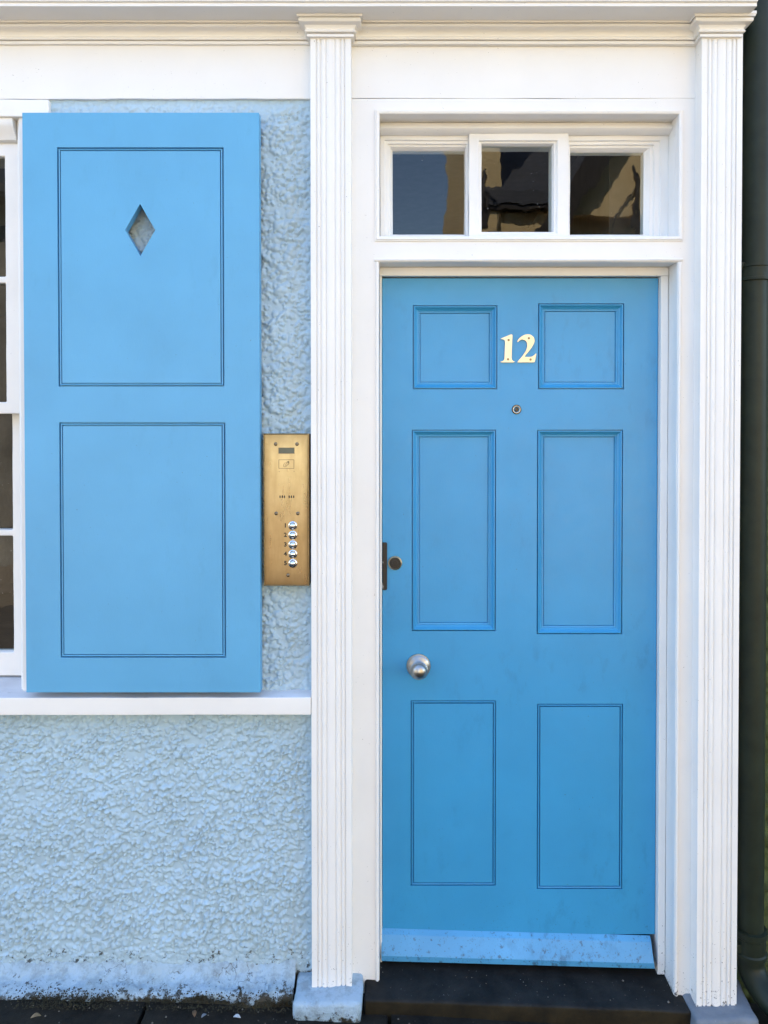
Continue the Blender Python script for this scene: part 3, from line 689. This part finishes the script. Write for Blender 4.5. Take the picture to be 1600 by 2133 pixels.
# side lights: explicit members, because the stiles have unequal widths
def light(xa, xb, za, zb, pxa, pxb, pza, pzb, yf, gy, nm, flat=False):
    v, f = [], []
    def rect(a, b, c, d, y): return [(a, y, c), (b, y, c), (b, y, d), (a, y, d)]
    R0 = (xa, xb, za, zb)
    Rg = (pxa, pxb, pza, pzb)
    lay = [(0.0, 0.13), (0.0, yf), (0.36, yf-.001), (0.40, yf+.005), (0.62, yf+.006), (0.66, yf+.013), (0.80, yf+.014), (0.86, yf+.020), (1.0, gy-.002), (1.0, 0.13)]
    if flat: lay = [(0.0, 0.13), (0.0, yf+.001), (0.02, yf), (0.70, yf), (0.74, yf+.001), (0.77, yf+.007), (0.93, yf+.009), (1.0, gy-.002), (1.0, 0.13)]
    for t, y in lay: v += rect(*[R0[i]+(Rg[i]-R0[i])*t for i in range(4)], y)
    for i in range(len(lay)-1):
        for j in range(4): f.append((i*4+j, i*4+(j+1) % 4, i*4+4+(j+1) % 4, i*4+4+j))
    fb(MB().add(v, f), nm, wob=0.0008, cut=0.02, smooth=30, wscale=10)
    n = 12; v, f = [], []
    for i in range(n+1):
        for j in range(n+1):
            v.append((pxa-.002+(pxb-pxa+.004)*i/n, gy, pza-.002+(pzb-pza+.004)*j/n))
    for i in range(n):
        for j in range(n): f.append((i*(n+1)+j, (i+1)*(n+1)+j, (i+1)*(n+1)+j+1, i*(n+1)+j+1))
    return fb(MB().add(v, f), 'pane', M['glass'])
GY = 0.104
zt = zt1-.0125
g1 = light(x0, xm0-.0005, z0, zt, WX(818, 400, GY), WX(968, 400, GY), WZ(489, GY), WZ(315, GY), YQ, GY, 'side_light')
g2 = light(xm0, xm1, z0, WZ(277.5, YQ-.014), WX(1003, 400, GY-.018), WX(1149, 400, GY-.018), WZ(485, GY-.018), WZ(305, GY-.018), YQ-.014, GY-.018, 'centre_light', flat=True)
g3 = light(xm1+.0005, x1, z0, zt, WX(1186, 400, GY), WX(1340, 400, GY), WZ(489, GY), WZ(318, GY), YQ, GY, 'side_light')

# ================================================================== SASH WINDOW, SILL
win = empty('sash_window', ((WIN[0]+WIN[1])/2, 0.0, WIN[2])); win.parent = house
def wb_(mb, name, m=M['white_sash'], **kw):
    o = mb.build(name, m, None, **kw); o.parent = win; o.matrix_parent_inverse = Matrix.Translation(-Vector(win.location)); return o
wx1 = WX(52, 800, 0.0); wx0 = WIN[0]-0.01
zs = WZ(1430, .02)
# box frame with moulded edge
boxp = lambda xo, sgn: [(xo+sgn*.03, 0.20), (xo+sgn*.03, -0.004), (xo-sgn*.001, -0.004), (xo-sgn*.003, 0.001), (xo-sgn*.010, 0.006), (xo-sgn*.0115, 0.012), (xo-sgn*.012, 0.20)]
jamb_x = WX(46, 800, 0)
wb_(MB().sweep_z([(jamb_x+.03, .20), (jamb_x+.03, -.006), (jamb_x, -.006), (jamb_x-.002, .000), (jamb_x-.009, .004), (jamb_x-.0105, .014), (jamb_x-.016, .016), (jamb_x-.017, .20)], zs-.004, WZ(245, 0), 30), 'box_frame', wob=0.0008, cut=0.05)
wb_(MB().sweep_z([(wx0-.03, .20), (wx0-.03, -.006), (wx0, -.006), (wx0+.002, .0), (wx0+.009, .004), (wx0+.0105, .014), (wx0+.016, .016), (wx0+.017, .20)][::-1], zs-.004, WZ(245, 0), 10), 'box_frame')
zh = WZ(250, 0)
wb_(MB().sweep_x([(.20, zh+.01), (-.006, zh+.01), (-.010, zh-.006), (-.004, zh-.022), (.006, zh-.034), (.012, zh-.050), (.030, zh-.054), (.035, zh-.066), (.20, zh-.068)], wx0+.018, jamb_x-.018, 40), 'window_head', wob=0.001, cut=0.03)
# sashes: upper outside, lower inside
def sash(xa, xb, za, zb, y, stl, top, bot, ncol, nrow, nm):
    gx0, gx1, gz0, gz1 = xa+stl, xb-stl, za+bot, zb-top
    bw = 0.018; cw = (gx1-gx0-bw*(ncol-1))/ncol; ch = (gz1-gz0-bw*(nrow-1))/nrow
    holes = []
    for i in range(ncol):
        for j in range(nrow):
            holes.append((gx0+i*(cw+bw), gx0+i*(cw+bw)+cw, gz0+j*(ch+bw), gz0+j*(ch+bw)+ch))
    wb_(MB().plate(xa, xb, za, zb, holes, y, y+.038), nm, bevel=0.004, wob=0.0010, cut=0.025, wscale=10)
    for hx0, hx1, hz0, hz1 in holes:
        wb_(MB().add([(hx0-.003, y+.02, hz0-.003), (hx1+.003, y+.02, hz0-.003), (hx1+.003, y+.02, hz1+.003), (hx0-.003, y+.02, hz1+.003)], [(0,1,2,3)]), 'pane', M['glass'])
U1 = WX(40, 580, .03); U0 = wx0+.018
gpx = WX(21, 580, .05)
sash(U0, jamb_x-.0165, WZ(862, .024), WZ(300, .024), .024, (jamb_x-.0165)-gpx, WZ(300, .024)-WZ(331, .044), WZ(838, .044)-WZ(862, .024), 4, 2, 'upper_sash')
gpx2 = WX(35, 1200, .09)
sash(U0-.003, jamb_x-.006, WZ(1408, .068), WZ(845, .068), .068, (jamb_x-.006)-gpx2, .02, WZ(1354, .088)-WZ(1408, .068), 4, 2, 'lower_sash')
# inner sill of the window box and painted lintel end
wb_(MB().box(wx0-.02, jamb_x+.02, -.003, .21, WIN[2]-.01, WZ(1428, .06)).build and MB().hexa([(wx0-.02,-.003,WIN[2]-.03),(jamb_x+.03,-.003,WIN[2]-.03),(jamb_x+.03,.21,WIN[2]-.03),(wx0-.02,.21,WIN[2]-.03),(wx0-.02,-.003,WZ(1437,0)),(jamb_x+.03,-.003,WZ(1437,0)),(jamb_x+.03,.21,WZ(1437,0)+.03),(wx0-.02,.21,WZ(1437,0)+.03)]), 'sub_sill', M['sill_top'], bevel=0.002, wob=0.001, cut=0.03)
wb_(MB().box(wx0-.06, WX(102, 220, -.016), -.017, .02, WZ(243, -.016), WZ(206.5, -.016)), 'lintel', M['white_h'], bevel=0.004, wob=0.0012, cut=0.02)
# long projecting sill
sill_z1, sill_z0 = WZ(1453.5, -.052), WZ(1490, -.052)
si = MB().hexa([(XL,-.052,sill_z0),(X_PL0-.0008,-.052,sill_z0),(X_PL0-.0008,.02,sill_z0),(XL,.02,sill_z0),(XL,-.052,sill_z1),(X_PL0-.0008,-.052,sill_z1),(X_PL0-.0008,.02,sill_z1+.006),(XL,.02,sill_z1+.006)]).build('window_sill', M['white_h'], house, bevel=0.003, wob=0.0011, cut=0.02, wscale=7)
si.data.materials.append(M['sill_top'])
for p in si.data.polygons:
    if p.normal.z > 0.8: p.material_index = 1
# lace-dim interior: a blind bar behind the glass
MB().box(WIN[0]-.05, WIN[1]+.05, .34, .36, WZ(470, .34), WZ(380, .34)).build('roller_blind', M['dark_in'], house)

# ================================================================== SHUTTER
YH, TH = -0.061, 0.030
def make_shutter(px_l, px_r, dx=0.0):
    def sxx(px, py): return WX(px, py, YH)+dx
    a, b = sxx(50.5, 838), sxx(541, 838)
    c, d = WZ(1442.5, YH), WZ(234.5, YH)
    pn = [(sxx(120.5, 555), sxx(466.5, 555), WZ(805, YH), WZ(307, YH)), (sxx(125, 1125), sxx(470, 1125), WZ(1370, YH), WZ(880, YH))]
    sh = MB().plate(a, b, c, d, pn, YH, YH+TH).build('shutter', M['blue_s'], house, bevel=0.0009)
    for k_, (x0, x1, z0, z1) in enumerate(pn):
        prof = [(0.0, YH), (0.0003, YH+.010), (0.0034, YH+.010), (0.0038, YH+.001), (0.0052, YH-.0002), (0.0070, YH+.0010), (0.0074, YH+.009), (0.0094, YH+.009), (0.0098, YH+.0004)]
        MB().ring(x0, x1, z0, z1, prof).build('panel_bead', M['blue_s'], sh, smooth=30)
        e = 0.0097; y0, y1 = YH+.0005, YH+TH-.004
        X0, X1, Z0, Z1 = x0+e, x1-e, z0+e, z1-e
        if k_ == 0:
            ccx, ccz = sxx(292, 479), WZ(479, YH); hw, hh = sxx(323.5, 479)-ccx, ccz-WZ(533.5, YH)
            o = [(X0, Z0), (X1, Z0), (X1, Z1), (X0, Z1)]; dm = [(ccx, ccz-hh), (ccx+hw, ccz), (ccx, ccz+hh), (ccx-hw, ccz)]
            v = [(x, y0, z) for x, z in o+dm]+[(x, y1, z) for x, z in o+dm]
            f = [(0,1,4), (1,5,4), (1,2,5), (2,6,5), (2,3,6), (3,7,6), (3,0,7), (0,4,7)]
            f += [tuple(i+8 for i in q[::-1]) for q in f]
            f += [(4,5,13,12), (5,6,14,13), (6,7,15,14), (7,4,12,15), (0,1,9,8), (1,2,10,9), (2,3,11,10), (3,0,8,11)]
            MB().add(v, f).build('panel', M['blue_s'], sh, smooth=10)
        else:
            MB().box(X0, X1, y0, y1, Z0, Z1).build('panel', M['blue_s'], sh, smooth=10)
    for zc_ in (c+0.22, d-0.22):        # hinge blocks hold it off the wall
        MB().box(a+.004, a+.05, YH+TH+.0005, -.0065, zc_-.03, zc_+.03).build('hinge', M['blue_s'], sh, bevel=.002)
    return sh
make_shutter(0, 0)
make_shutter(0, 0, dx=WIN[0]-WX(541, 838, YH)-0.0)
# ================================================================== INTERCOM
YI = -0.040
def I(px, py): return W(px, py, YI)
ix0, iz0 = I(554, 1219); ix1, iz1 = I(643, 904.5)
ix0 = (I(551.5, 1060)[0]); ix1 = I(641.8, 1060)[0]
inter = tag(empty('intercom', ((ix0+ix1)/2, 0, iz0)), 'tall brass door entry intercom with five chrome call buttons on the blue wall', 'intercom')
def bow_at(z): return 0.0042*math.sin(math.pi*min(1, max(0, (z-iz0)/(iz1-iz0))))
def ib(mb, name, m, **kw):
    if name not in ('case', 'hood_rim', 'face_plate'):
        b_ = bow_at(sum(p[2] for p in mb.v)/len(mb.v)); mb.v = [(x, y-b_, z) for x, y, z in mb.v]
    o = mb.build(name, m, None, **kw); o.parent = inter; o.matrix_parent_inverse = Matrix.Translation(-Vector(inter.location)); return o
ib(MB().box(ix0-.002, min(ix1+.0035, X_PL0-.003), YI+.004, 0.002, iz0-.001, iz1+.001), 'case', M['case'], bevel=.001)
ib(MB().ring(ix0-.0025, ix1+.0028, iz0-.0016, iz1+.0022, [(0, YI+.01), (0, YI-.0035), (.0012, YI-.0042), (.0022, YI-.0035), (.0026, YI+.003)]), 'hood_rim', M['brass_rim'], smooth=30)
# face plate, finely divided with a slight bow so the sheen drifts
n = 24; v, f = [], []
for i in range(n+1):
    for j in range(n+1):
        s_, t_ = i/n, j/n
        bow = bow_at(iz0+.001+(iz1-iz0-.002)*t_)
        v.append((ix0+.0006+(ix1-ix0-.0012)*s_, YI-bow, iz0+.001+(iz1-iz0-.002)*t_))
for i in range(n):
    for j in range(n): f.append((i*(n+1)+j, (i+1)*(n+1)+j, (i+1)*(n+1)+j+1, i*(n+1)+j+1))
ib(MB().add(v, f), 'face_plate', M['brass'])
YJ = YI-.0004   # face features follow the bow of the plate
def lean(px, py): return px - (py-1060)/107000*270     # undo the slight keystone of the survey
for k_, (a, b) in enumerate(((574.5,925),(619,925),(576,1069),(621,1069),(600.5,1198))):
    cx, cz = I(a, b)
    ib(MB().lathe(cx, cz, [(.0052, YJ+.001), (.0050, YJ-.0004), (.0042, YJ-.0016), (.0026, YJ-.0026), (.0016, YJ-.0028), (.0015, YJ-.0012), (.0001, YJ-.0012)], 20), 'screw', M['screw'], smooth=40)
for a, b in ((582,982),(613,982)):
    cx, cz = I(a, b); ib(MB().lathe(cx, cz, [(.0009, YJ+.001), (.0009, YJ-.0003), (.0001, YJ-.0003)], 10), 'indicator_hole', M['ink'])
xa_, za_ = I(581, 944.2); xb_, zb_ = I(613, 933)
lcd = ib(MB().box(xa_, xb_, YJ-.0002, YJ+.001, za_, zb_), 'display', M['lcd'])
ib(MB().ring(xa_-.001, xb_+.001, za_-.001, zb_+.001, [(0, YJ+.001), (0, YJ-.0007), (.0011, YJ-.0007), (.0014, YJ+.0008)]), 'display_frame', M['case'])
xa_, za_ = I(581, 976); xb_, zb_ = I(613, 957.3)
ib(MB().ring(xa_, xb_, za_, zb_, [(0, YJ+.001), (0, YJ-.0004), (.0009, YJ-.0004), (.0009, YJ+.001)]), 'reader_outline', M['ink'])
# swirl emblem
def zi(x, y): return W(540+x/6.09, 890+y/6.09, YI)
def ribbon(pts, wd):
    v, f = [], []
    for i, p in enumerate(pts):
        q = pts[min(i+1, len(pts)-1)]; o = pts[max(i-1, 0)]
        dx, dz = q[0]-o[0], q[1]-o[1]; l = math.hypot(dx, dz) or 1
        h_ = wd[i]/2
        a = zi(p[0]-dz/l*h_, p[1]+dx/l*h_); b = zi(p[0]+dz/l*h_, p[1]-dx/l*h_)
        v += [(a[0], YJ-.0004, a[1]), (b[0], YJ-.0004, b[1])]
    for i in range(len(pts)-1): f.append((2*i, 2*i+1, 2*i+3, 2*i+2))
    return MB().add(v, f)
def ell(cx, cy, rx_, ry_, th, a0, a1, n=24):
    out = []
    for i in range(n+1):
        t = R(a0+(a1-a0)*i/n); x = rx_*math.cos(t); y = ry_*math.sin(t)
        out.append((cx+x*math.cos(R(th))-y*math.sin(R(th)), cy+x*math.sin(R(th))+y*math.cos(R(th))))
    return out
tap = lambda n, w0, w1: [w0+(w1-w0)*math.sin(math.pi*i/n) for i in range(n+1)]
for e_, wd in ((ell(352, 466, 33, 20, -50, -75, 95), tap(24, 1, 9)), (ell(338, 472, 34, 22, -50, 60, 330), tap(24, 1.2, 4)), (ell(345, 472, 19, 11, -50, 0, 330), tap(24, 1, 3)), (ell(366, 452, 26, 10, -60, -150, 60), tap(24, 1, 5))):
    ib(ribbon(e_, wd), 'emblem_stroke', M['ink'])
for px in (584, 588.6, 593.2, 603, 607.8, 612.4):
    cx, cz = I(px, 1034.3); wv, hv = .0017, .0036
    pts = [(cx+wv*math.cos(t), cz+hv*.55+wv*math.sin(t)) for t in np.linspace(0, math.pi, 7)]+[(cx+wv*math.cos(t), cz-hv*.55+wv*math.sin(t)) for t in np.linspace(math.pi, 2*math.pi, 7)]
    ib(MB().prism(pts, YJ-.0003, YJ+.001), 'speaker_slot', M['black'])
for k_, py in enumerate((1094.3, 1114, 1134, 1153.6, 1173)):
    cx, cz = I(610.5, py)
    ib(MB().lathe(cx, cz, [(.0122, YJ+.0008), (.0122, YJ-.0008), (.0112, YJ-.0022), (.0092, YJ-.0028), (.0088, YJ-.0018)], 40), 'button_ring', M['chrome'], smooth=50)
    ib(MB().lathe(cx, cz, [(.0084, YJ+.0005), (.0084, YJ-.0014), (.0080, YJ-.0032), (.0069, YJ-.0056), (.0050, YJ-.0074), (.0026, YJ-.0086), (.0001, YJ-.0090)], 40), 'call_button', M['chrome'], smooth=60)
    tm = text_mesh(str(k_+1), 0.0160, 0.0003); tm.materials.clear(); tm.materials.append(M['ink'])
    o = bpy.data.objects.new('numeral', tm); col.objects.link(o); tx, tz = I(595, py)
    o.parent = inter; o.matrix_parent_inverse = Matrix.Translation(-Vector(inter.location))
    o.location = (tx, YJ-.0003-bow_at(tz), tz); o.rotation_euler = (R(90), 0, 0)

# ================================================================== DRAINPIPE and the neighbour's wall
YDP = 0.035
pxm = 1569
xd = WX(pxm, 1060, YDP); rp_ = 0.0355
pipe = tag(empty('drainpipe', (xd, YDP, 0)), 'dark green cast iron drainpipe beside the right white pilaster', 'drainpipe')
def pb(mb, name, m=M['pipe'], **kw):
    o = mb.build(name, m, None, **kw); o.parent = pipe; o.matrix_parent_inverse = Matrix.Translation(-Vector(pipe.location)); return o
zcol = WZ(572, YDP); zbr = WZ(1965, YDP-.02)
pb(MB().tube([(xd, YDP, zbr-.02), (xd, YDP, zcol-.01)], rp_), 'lower_pipe', smooth=40)
pb(MB().tube([(xd+.004, YDP, zcol), (xd+.004, YDP, 3.6), (xd+.004, YDP, 5.2)], rp_+.004), 'upper_pipe', smooth=40)
zq = zcol
pb(MB().tube([(xd, YDP, zq-.020), (xd, YDP, zq-.019), (xd, YDP, zq-.012), (xd, YDP, zq-.011), (xd, YDP, zq+.018), (xd, YDP, zq+.019), (xd, YDP, zq+.026), (xd, YDP, zq+.027)], [rp_+.001, rp_+.008, rp_+.008, rp_+.0045, rp_+.0045, rp_+.0085, rp_+.0085, rp_+.002]), 'socket', smooth=40)
lug = MB().box(xd-rp_-.03, xd-rp_+.012, YDP-.012, YDP+.004, zq+.012, zq+.034)
pb(lug, 'fixing_lug', bevel=.003)
pb(MB().lathe(xd-rp_-.012, zq+.023, [(.008, YDP-.010), (.008, YDP-.018), (.005, YDP-.022), (.0001, YDP-.023)], 12), 'fixing_bolt')
zq = zbr
pb(MB().tube([(xd, YDP, zq-.044), (xd, YDP, zq-.043), (xd, YDP, zq-.032), (xd, YDP, zq-.028), (xd, YDP, zq+.012), (xd, YDP, zq+.016), (xd, YDP, zq+.032), (xd, YDP, zq+.034)], [rp_+.001, rp_+.0095, rp_+.0095, rp_+.006, rp_+.006, rp_+.010, rp_+.010, rp_+.001]), 'socket', smooth=40)
pb(MB().box(xd-rp_-.02, xd-rp_+.012, YDP-.022, YDP, zq-.03, zq-.004), 'fixing_lug', bevel=.004)
pts = [(xd, YDP, zbr-.02), (xd, YDP, zbr-.06)]+[(xd+.06*(1-math.cos(t))*.75, YDP-.10*(1-math.cos(t)), zbr-.06-.075*math.sin(t)) for t in np.linspace(.1, 1.45, 10)]
pts += [(pts[-1][0]+.03, pts[-1][1]-.045, pts[-1][2]-.006)]
pb(MB().tube(pts, [rp_+.002]*(len(pts)-1)+[rp_+.003]), 'shoe', smooth=40)

nb = tag(empty('neighbour_house', (X_PR1+1.5, .1, 0)), 'neighbouring house with dark green roughcast wall at the right edge', 'house')
st = 0.006; nxn, nzn = int(1.2/st), int(3.2/st)
hN = heightfield(nxn, nzn, st, 0.016, 0.008, 0.018, 0.003, 0.008, 0)
gw = grid_mesh('rendered_wall', X_PR1+.0, X_PR1+1.2, -0.16, 3.15, st, hN, M['green_wall'], None, y=0.085)
gw.parent = nb; gw.matrix_parent_inverse = Matrix.Translation(-Vector(nb.location))
o = MB().box(X_PR1+.003, X_PR1+5.0, 0.093, 6.8, -0.2, 5.2).build('house_body', M['green_wall'], None); o.parent = nb; o.matrix_parent_inverse = Matrix.Translation(-Vector(nb.location))

# ================================================================== ACROSS THE STREET (seen in the panes and the metal)
def house_far(name, label, x0, x1, yw, h_eave, h_ridge, wallm, windows, depth=6, over=0.35):
    e = tag(empty(name, ((x0+x1)/2, yw, 0)), label, 'house', 'houses across the street')
    def eb(mb, nm, m, par=None, **kw):
        o = mb.build(nm, m, None, **kw); o.parent = par or e
        if par is None: o.matrix_parent_inverse = Matrix.Translation(-Vector(e.location))
        return o
    eb(MB().plate(x0, x1, -.3, h_eave, [(a, b, c, d) for a, b, c, d in windows], yw-.3, yw), 'wall', wallm)
    eb(MB().box(x0, x1, yw-depth, yw-.305, -.3, h_eave-.01), 'body', wallm)
    ym = yw-depth/2
    eb(MB().sweep_x([(yw+over, h_eave-.10), (yw+over, h_eave+.06), (ym, h_ridge+.1), (yw-depth-over, h_eave+.06), (yw-depth-over, h_eave-.10), (ym, h_ridge-.06)], x0+.03, x1-.03), 'roof', M['slate'])
    for gx in (x0, x1-.028): eb(MB().sweep_x([(yw, h_eave-.009), (ym, h_ridge+.12), (yw-depth, h_eave-.009)], gx, gx+.028), 'gable_end', wallm)
    eb(MB().box(x0+.03, x1-.03, yw+.002, yw+over-.02, h_eave-.16, h_eave-.105), 'eaves_board', M['timber_dark'])
    for a, b, c, d in windows:
        f = eb(MB().plate(a, b, c, d, [(a+.06, (a+b)/2-.02, c+.06, d-.06), ((a+b)/2+.02, b-.06, c+.06, d-.06)], yw-.12, yw-.06), 'window', M['timber_dark'])
        eb(MB().box(a+.02, b-.02, yw-.11, yw-.10, c+.02, d-.02), 'pane', M['lens'], f)
    return e, eb
hx0 = 0.86
e1, eb1 = house_far('house', 'ochre cream house across the street with dark eaves, mirrored in the fanlight', hx0, 8.0, -6.6, 4.16, 6.6, M['cream_ext'], [(1.25, 2.05, 1.4, 2.7), (5.6, 6.6, 2.3, 3.5), (3.1, 4.3, 2.2, 3.3), (3.1, 4.3, .5, 1.7), (5.4, 6.5, .5, 1.7)], over=0.14)
eb1(MB().box(hx0-.02, hx0+.34, -7.4, -6.52, -.3, 6.3), 'end_stack', M['cream_ext'])
gx0_, gx1_, gtop = 1.78, 5.4, 6.35
mid = (gx0_+gx1_)/2
eb1(MB().prism([(gx0_, 3.9), (gx1_, 3.9), (mid, gtop)], -6.9, -6.40), 'gable', M['cream_ext'])
sl_ = (gtop-3.9)/(mid-gx0_)
eb1(MB().prism([(gx0_-.45, 3.9-.45*sl_), (gx0_-.12, 3.9-.45*sl_), (mid, gtop-.05), (mid, gtop+.38)], -6.39, -6.25), 'bargeboard', M['timber_dark'])
eb1(MB().prism([(gx1_+.45, 3.9-.45*sl_), (gx1_+.12, 3.9-.45*sl_), (mid+.001, gtop-.05), (mid+.001, gtop+.38)][::-1], -6.39, -6.25), 'bargeboard', M['timber_dark'])
eb1(MB().tube([(2.75, -6.36, 3.2), (2.75, -6.36, 4.3), (2.70, -6.36, 4.45)], .03, 10), 'rain_pipe', M['timber_dark'])
eb1(MB().tube([(2.45, -6.40, 3.3), (2.50, -6.37, 3.9), (2.75, -6.37, 4.25)], .012, 8), 'cable', M['timber_dark'])
eb1(MB().tube([(.93, -6.50, 4.30), (.98, -6.25, 4.36), (1.0, -6.2, 4.0), (.96, -6.25, 3.75)], .018, 8), 'lamp_bracket', M['timber_dark'])
eb1(MB().box(.92, 1.02, -6.33, -6.21, 3.72, 4.0), 'lantern', M['timber_dark'], bevel=.01)
house_far('house', 'grey stone house across the street beyond the gap, left of the ochre one', -9.5, -2.2, -6.6, 4.2, 6.2, M['stone_ext'], [(-4.0, -3.0, 2.4, 3.7), (-6.6, -5.6, 2.4, 3.7), (-4.2, -3.1, .8, 2.0), (-8.6, -7.6, 2.4, 3.7)])

# ================================================================== SMALL THINGS ON THE GROUND
def scatter(name, m, n, fn, kind='stuff', label=None):
    mb = MB()
    for i in range(n):
        x, y, z, s_ = fn()
        a = random.random()*6.28
        pts = []
        for q in ((1,0,0),(0,1,0),(-1,0,0),(0,-1,0),(0,0,1),(0,0,-.6)):
            p = Vector(q)*s_*random.uniform(.6, 1.2); p = Matrix.Rotation(a, 3, 'Z') @ p; pts.append((x+p.x, y+p.y, z+p.z))
        mb.add(pts, [(0,1,4),(1,2,4),(2,3,4),(3,0,4),(1,0,5),(2,1,5),(3,2,5),(0,3,5)])
    return mb.build(name, m)
g = scatter('grit', M['grit'], 420, lambda: (lambda x: (x, -0.09-random.random()**1.5*0.5, gz(x)+0.002, random.uniform(.001, .0035)))(random.uniform(-1.3, 1.3)))
tag(g, 'loose grit and tiny stones scattered on the dark paving', 'grit', kind='stuff')
def on_step():
    x = random.uniform(s0[0]+.02, s1[0]-.02); t = (x-s0[0])/(s1[0]-s0[0])
    return (x, random.uniform(-.065, .05), zL+(zR-zL)*t+.002, random.uniform(.0006, .0022) if random.random() < .96 else .0045)
g = scatter('step_grit', M['grit'], 60, on_step)
tag(g, 'pale specks of grit lying on the dark doorstep', 'grit', kind='stuff')
mb = MB()
for i in range(5200):
    x = random.uniform(-1.4, WX(610, 2085, -.07))
    if mnoise.noise(Vector((x*5, 1, 2)))+random.uniform(-.5, .35) < -0.1: continue
    y = YP-.006-random.random()**2*0.035; z = gz(x)+random.random()**2.0*0.036*(1 if y > YP-.02 else .2)
    s_ = random.uniform(.0008, .0032)
    mb.add([(x-s_, y, z), (x+s_, y, z), (x, y-s_, z+s_*.4), (x, y+s_*.5, z+s_*1.1)], [(0,1,3),(0,2,3),(1,2,3),(0,1,2)])
tag(mb.build('moss', M['moss']), 'brown green moss along the foot of the blue plinth', 'moss', kind='stuff')
def leaf_obj(px, py, s_, rot, m, nm, label, cat, z=0.006):
    y = None
    # where that sight line meets the paving
    v = -(py-PPY)/F; dy = math.cos(PITCH)+v*math.sin(PITCH); dz = v*math.cos(PITCH)-math.sin(PITCH)
    t = (z-CAMZ)/dz; z = z+gz((px-VPX)/F*t); t = (z-CAMZ)/dz; y = -D+dy*t; x = (px-VPX)/F*t
    vs, fs = [], []
    n = 6
    for i in range(n+1):
        u = i/n; wv = s_*.42*math.sin(math.pi*min(1, u*1.02+.02))**.8
        c = .18*s_*math.sin(u*3)
        for k_, sgn in enumerate((-1, 0, 1)): vs.append(((u-.5)*s_*1.6, sgn*wv, c+abs(sgn)*wv*.5))
    for i in range(n):
        for k_ in range(2): fs.append((i*3+k_, i*3+k_+1, i*3+3+k_+1, i*3+3+k_))
    mtx = Matrix.Translation((x, y, z)) @ Matrix.Rotation(rot, 4, 'Z')
    o = MB().add([mtx @ Vector(p) for p in vs], fs).build(nm, m)
    sol = o.modifiers.new('thickness', 'SOLIDIFY'); sol.thickness = 0.0006
    return tag(o, label, cat)
leaf_obj(75, 2118, .016, .3, M['leaf'], 'dry_leaf', 'small tan dry leaf on the dark paving at far left', 'leaf')
leaf_obj(405, 2112, .014, 1.9, M['leaf2'], 'dry_leaf', 'curled brown leaf on the paving near the pale footing stone', 'leaf')
leaf_obj(494, 2119, .013, -.2, M['paper'], 'paper_scrap', 'white paper scrap on the paving left of the footing stone', 'paper scrap')
leaf_obj(425, 2116, .010, .8, M['padgrey'], 'grey_pebble', 'grey flat pebble on the paving below the shutter', 'pebble')
